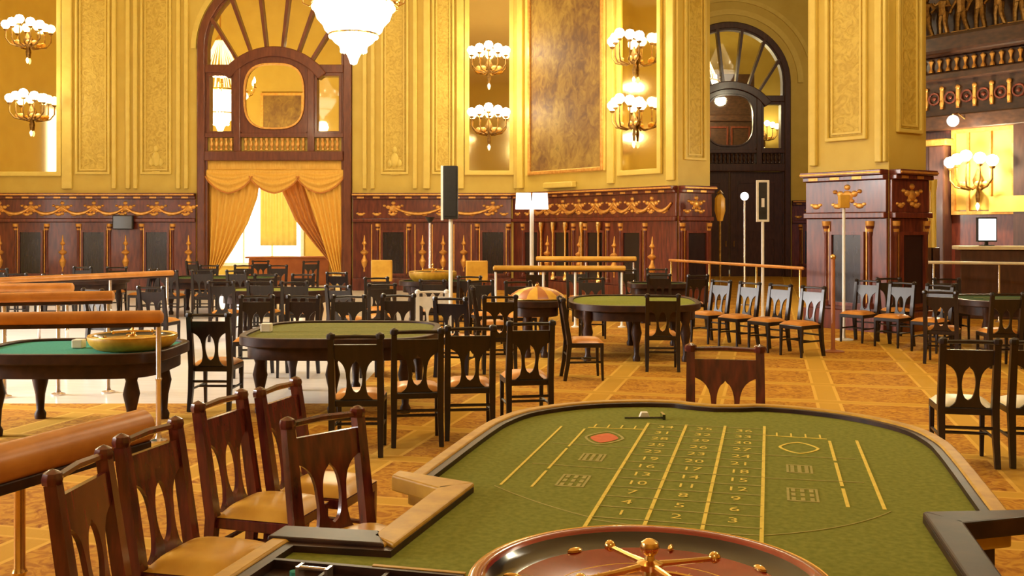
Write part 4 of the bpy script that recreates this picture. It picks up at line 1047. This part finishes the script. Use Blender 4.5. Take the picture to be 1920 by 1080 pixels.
# ------------------------------------------------------------------ padded rails
def rail(label, p0, p1, z, r_, posts, pad='leather_tan', post='chrome', board=True, group='padded spectator rails', name='padded_rail'):
    a, b_ = Vector(p0), Vector(p1); L = (b_-a).length; an = atan2(b_.y-a.y, b_.x-a.x)
    t = empty(name, (a.x, a.y, 0), an, label, 'rail', group)
    n = 10; path = [(0, 0, z), (.02, 0, z)]+[(L*i/n, 0, z) for i in range(1, n)]+[(L-.02, 0, z), (L, 0, z)]
    rr = [r_*.55, r_]+[r_]*(n-1)+[r_, r_*.55]
    obj('padded_bar', MB().tube(path, rr, 18), pad, t)
    if board: obj('under_board', MB().box(.02, L-.02, -r_*.75, r_*.75, z-r_*1.35, z-r_*.78), 'table_wood', t, smooth=False, bevel=.006)
    pm = MB().lathe([(0, 0), (.075, 0), (.075, .015), (.03, .03), (.022, .06), (.022, z*.48), (.03, z*.5), (.022, z*.52), (.022, z-r_*1.3), (0, z-r_*1.3)], 0, 0, 12)
    me = pm.mesh('post', post)
    for q in posts:
        xw = a.lerp(b_, q); obj('post', me, None, t, (L*q, 0, .012 if (xw.x > CX0 or xw.y < 10.6) else 0))
    return t
rail('thick tan padded rail nearest the camera at the left edge', (-2.55, 2.45), (-1.72, 4.74), .925, .080, (.12, .70), 'leather_tan', 'brass')
rail('tan padded rail in front of the teal table', (-5.6, 8.30), (-3.0, 8.72), 1.08, .060, (.05, .36, .985))
rail('red padded rail behind the teal table', (-6.6, 10.7), (-4.47, 11.4), 1.08, .062, (.1, .5, .74, .97), 'leather_tan')
rail('tan padded rail ending short at the left, behind the red one', (-8.4, 12.6), (-5.62, 13.0), 1.08, .062, (.2, .6, .97))
rail('longest and farthest tan padded rail before the left wainscot', (-8.0, 13.9), (-5.75, 17.2), 1.08, .050, (.1, .4, .7, .97))
rail('gilt padded rail standing nearest the angled corner wainscot', (.58, 24.6), (3.0, 24.4), 1.10, .06, (.03, .5, .97), 'leather_gold')
rail('gilt padded rail with white posts in front of the wheel tables', (-.35, 18.8), (2.10, 18.7), 1.10, .05, (.02, .38, .62, .97), 'leather_gold', 'white_metal')
rail('slim pink rail before the dark arch', (3.35, 21.6), (4.95, 17.2), 1.16, .028, (.02, .35, .70, .98), 'leather_tan', 'brass', False)
rail('slim pale rail right of the free pier', (7.75, 20.4), (10.6, 19.2), 1.16, .03, (.22, .6, .95), 'ivory', 'chrome', False)

# ------------------------------------------------------------------ poles, lamps, signs and screens
def base_pole(t, h, mat, r_=.02, z0=.012): obj('pole', MB().lathe([(0, 0), (.16, 0), (.16, .015), (.04, .035), (r_, .06), (r_, h), (0, h)], 0, 0, 14), mat, t, (0, 0, z0))
Y = 17.6; t = empty('speaker_column', (FX(845, Y), Y, 0), label='tall black column speaker on a slim pole in the middle', cat='speaker')
base_pole(t, FZ(411, Y), 'white_metal', .035)
zb, zt = FZ(411, Y), FZ(311, Y)
obj('cabinet', MB().box(-.125, .125, -.09, .09, zb, zt), 'black_plastic', t, smooth=False, bevel=.015)
obj('side_plate', MB().box(-.165, -.128, -.08, .09, zb-.02, zt), 'white_metal', t, smooth=False)
obj('grille', MB().box(-.105, .105, -.10, -.088, zb+.05, zt-.05), 'black_plastic', t, smooth=False)
Y = 22.0; t = empty('floor_lamp', (FX(997, Y), Y, 0), label='white floor lamp with two lit square shades under the painting', cat='lamp')
base_pole(t, FZ(378, Y), 'white_metal', .045)
for s in (-1, 1):
    sh = obj('shade', MB().lathe([(.19*1.3, FZ(392, Y)), (.17*1.3, FZ(362, Y))], 0, 0, 4, cap=True).xf(Matrix.Translation((s*.18, 0, 0)) @ Matrix.Rotation(pi/4, 4, 'Z')), 'shade_glow', t, smooth=False)
    obj('shade_arm', MB().tube([(0, 0, FZ(390, Y)), (s*.18, 0, FZ(386, Y))], .015, 6), 'white_metal', sh)
L = bpy.data.lights.new('floor_lamp_light', 'POINT'); L.energy = 70; L.color = (1, .86, .66); L.shadow_soft_size = .15
lo = bpy.data.objects.new('floor_lamp_light', L); COL.objects.link(lo); lo.parent = t; lo.location = (0, .5, FZ(376, Y))
Y = 22.5; t = empty('ash_stand', (FX(806, Y), Y, 0), label='thin stand with a dark cup on top, left of the speaker pole', cat='stand')
base_pole(t, FZ(415, Y), 'chrome', .025); obj('cup', MB().lathe([(0, FZ(418, Y)), (.03, FZ(418, Y)), (.11, FZ(407, Y)), (.10, FZ(407, Y)), (0, FZ(414, Y))], 0, 0, 12), 'black_plastic', t)
Y = 20.6; t = empty('sign_stand', (FX(1430, Y), Y, 0), label='white framed sign on a white pole before the dark arch', cat='sign')
base_pole(t, FZ(415, Y), 'white_metal', .03)
z0_, z1_ = FZ(416, Y), FZ(338, Y)
obj('sign_board', MB().box(-.09, .09, -.02, .02, z0_+.03, z1_-.03), 'black_plastic', t, smooth=False); obj('sign_frame', sweep_rect_frame(MB(), -.13, .13, z0_, z1_, .045, -.03, .03), 'white_metal', t, smooth=False, bevel=.008)
obj('sign_mark', MB().box(-.03, .03, -.026, -.02, z0_+.30, z0_+.48), 'white_metal', t, smooth=False)
Y = 24.0; t = empty('globe_floor_lamp', (FX(1396, Y), Y, 0), label='slim pole lamp with a small bright globe inside the dark arch', cat='lamp')
base_pole(t, FZ(376, Y), 'chrome', .022); obj('globe', MB().ell((0, 0, FZ(368, Y)), .10, 12, 8), 'shade_glow', t)
Y = 26.0; t = empty('yellow_gleam', (FX(1350, Y), Y, 0), label='tall yellow shape coloured as the light gleaming at the left of the dark arch', cat='lamp')  # added shape, its yellow imitates light showing in the arch
base_pole(t, FZ(415, Y), 'bronze', .03); obj('gleam_body', MB().lathe([(0, FZ(416, Y)), (.07, FZ(414, Y)), (.14, FZ(395, Y)), (.13, FZ(372, Y)), (.06, FZ(364, Y)), (0, FZ(362, Y))], 0, 0, 8), 'leather_gold', t); obj('gleam_cap', MB().lathe([(0, FZ(363, Y)), (.1, FZ(363, Y)), (.03, FZ(357, Y)), (0, FZ(356, Y))], 0, 0, 8), 'bronze', t)
Y = 16.6; t = empty('pole_lamp', (FX(1582, Y), Y, 0), label='white pole with a yellow box head before the free pier', cat='lamp')
base_pole(t, FZ(388, Y), 'white_metal', .025); obj('head', MB().box(-.08, .08, -.06, .06, FZ(390, Y), FZ(365, Y)), 'leather_gold', t, smooth=False, bevel=.01)
Y = 15.0; t = empty('barrier_post', (FX(1562, Y), Y, 0), label='thin brown barrier post left of the chairs before the pier', cat='post')
base_pole(t, FZ(484, Y), 'stage_wood', .03); obj('finial', MB().ell((0, 0, FZ(482, Y)), .045, 10, 6), 'brass', t)
t = empty('wall_monitor', (BX(236), YB-.12, BZ(417)), label='small black monitor mounted on the left wainscot', cat='monitor')
obj('screen_case', MB().box(-.30, .30, -.14, -.04, -.21, .21), 'black_plastic', t, smooth=False, bevel=.02); obj('bracket', MB().box(-.06, .06, -.05, .02, -.08, .08), 'black_plastic', t, smooth=False)
obj('screen', MB().box(-.27, .27, -.145, -.139, -.18, .18), 'wheel_black', t, smooth=False)
# gilt column pair and bar at the right
Y = 21.2
for px, lb in ((1738, 'left'), (1750, 'right')):
    t = empty('gilt_column', (FX(px, Y), Y, 0), label='slim yellow column beside the free pier, %s one of the pair' % lb, cat='column')
    zz = FZ(464, Y)
    obj('column_base', MB().box(-.10, .10, -.10, .10, 0.012, zz), 'door_wood_dark', t, smooth=False, bevel=.02)
    obj('shaft', MB().lathe([(0, zz), (.075, zz), (.06, zz+.05), (.056, 2.6), (.075, 2.72), (.08, 2.86), (0, 2.86)], 0, 0, 16), 'moulding_paint', t)
Y = 20.6; t = empty('bar_counter', (FX(1870, Y), Y, 0), aS*.25, 'dark bar counter with pink top at the far right', 'counter')
obj('counter_body', MB().box(-.75, 1.6, -.3, .3, .012, FZ(468, Y)), 'door_wood_dark', t, smooth=False, bevel=.02); obj('counter_top', MB().box(-.8, 1.65, -.36, .36, FZ(468, Y), FZ(461, Y)), 'leather_pale', t, smooth=False, bevel=.015)
t = empty('desk_monitor', (FX(1850, 20.6), 20.6, FZ(461, 20.6)+.002), radians(8), 'white lit screen standing on the bar counter at the right', 'monitor')
obj('foot', MB().box(-.12, .12, -.08, .08, 0, .02), 'black_plastic', t, smooth=False); obj('neck', MB().box(-.03, .03, -.01, .03, .02, .14), 'black_plastic', t, smooth=False)
obj('screen_case', MB().box(-.22, .22, -.02, .03, .08, .58), 'black_plastic', t, smooth=False, bevel=.01); obj('screen', MB().box(-.19, .19, -.024, -.019, .11, .55), 'screen_glow', t, smooth=False)

# croupier stools with orange leather backs
def stool(label, x, y, rz, proto=[]):
    if proto: t = copy_tree(proto[0])
    else:
        t = empty('croupier_stool', (0, 0, 0), cat='stool', label=label, group='orange backed stools'); proto.append(t)
        obj('back_pad', MB().box(-.21, .21, .16, .23, .80, 1.22), 'leather_gold', t, bevel=.02, smooth=False)
        obj('seat', MB().lathe([(0, .62), (.2, .62), (.22, .66), (.2, .70), (0, .71)], 0, 0, 18), 'leather_tan', t)
        for s in (-1, 1): obj('back_strut', MB().box(s*.14-.015, s*.14+.015, .17, .20, .64, .85), 'chair_wood', t, smooth=False)
        for sx_ in (-1, 1):
            for sy_ in (-1, 1): obj('leg', MB().tube([(sx_*.2, sy_*.2, 0), (sx_*.13, sy_*.13, .63)], .018, 6), 'chair_wood', t)
        obj('foot_ring', ring(.225, .22, .010, 20), 'chrome', t)
    t.location = (x, y, .0); t.rotation_euler = (0, 0, rz); t['label'] = label
stool('orange backed stool left of the far brass rimmed wheel', FX(720, 20.0), 20.0, radians(180-6))
stool('orange backed stool right of the far brass rimmed wheel', FX(892, 19.6), 19.6, radians(180+8))
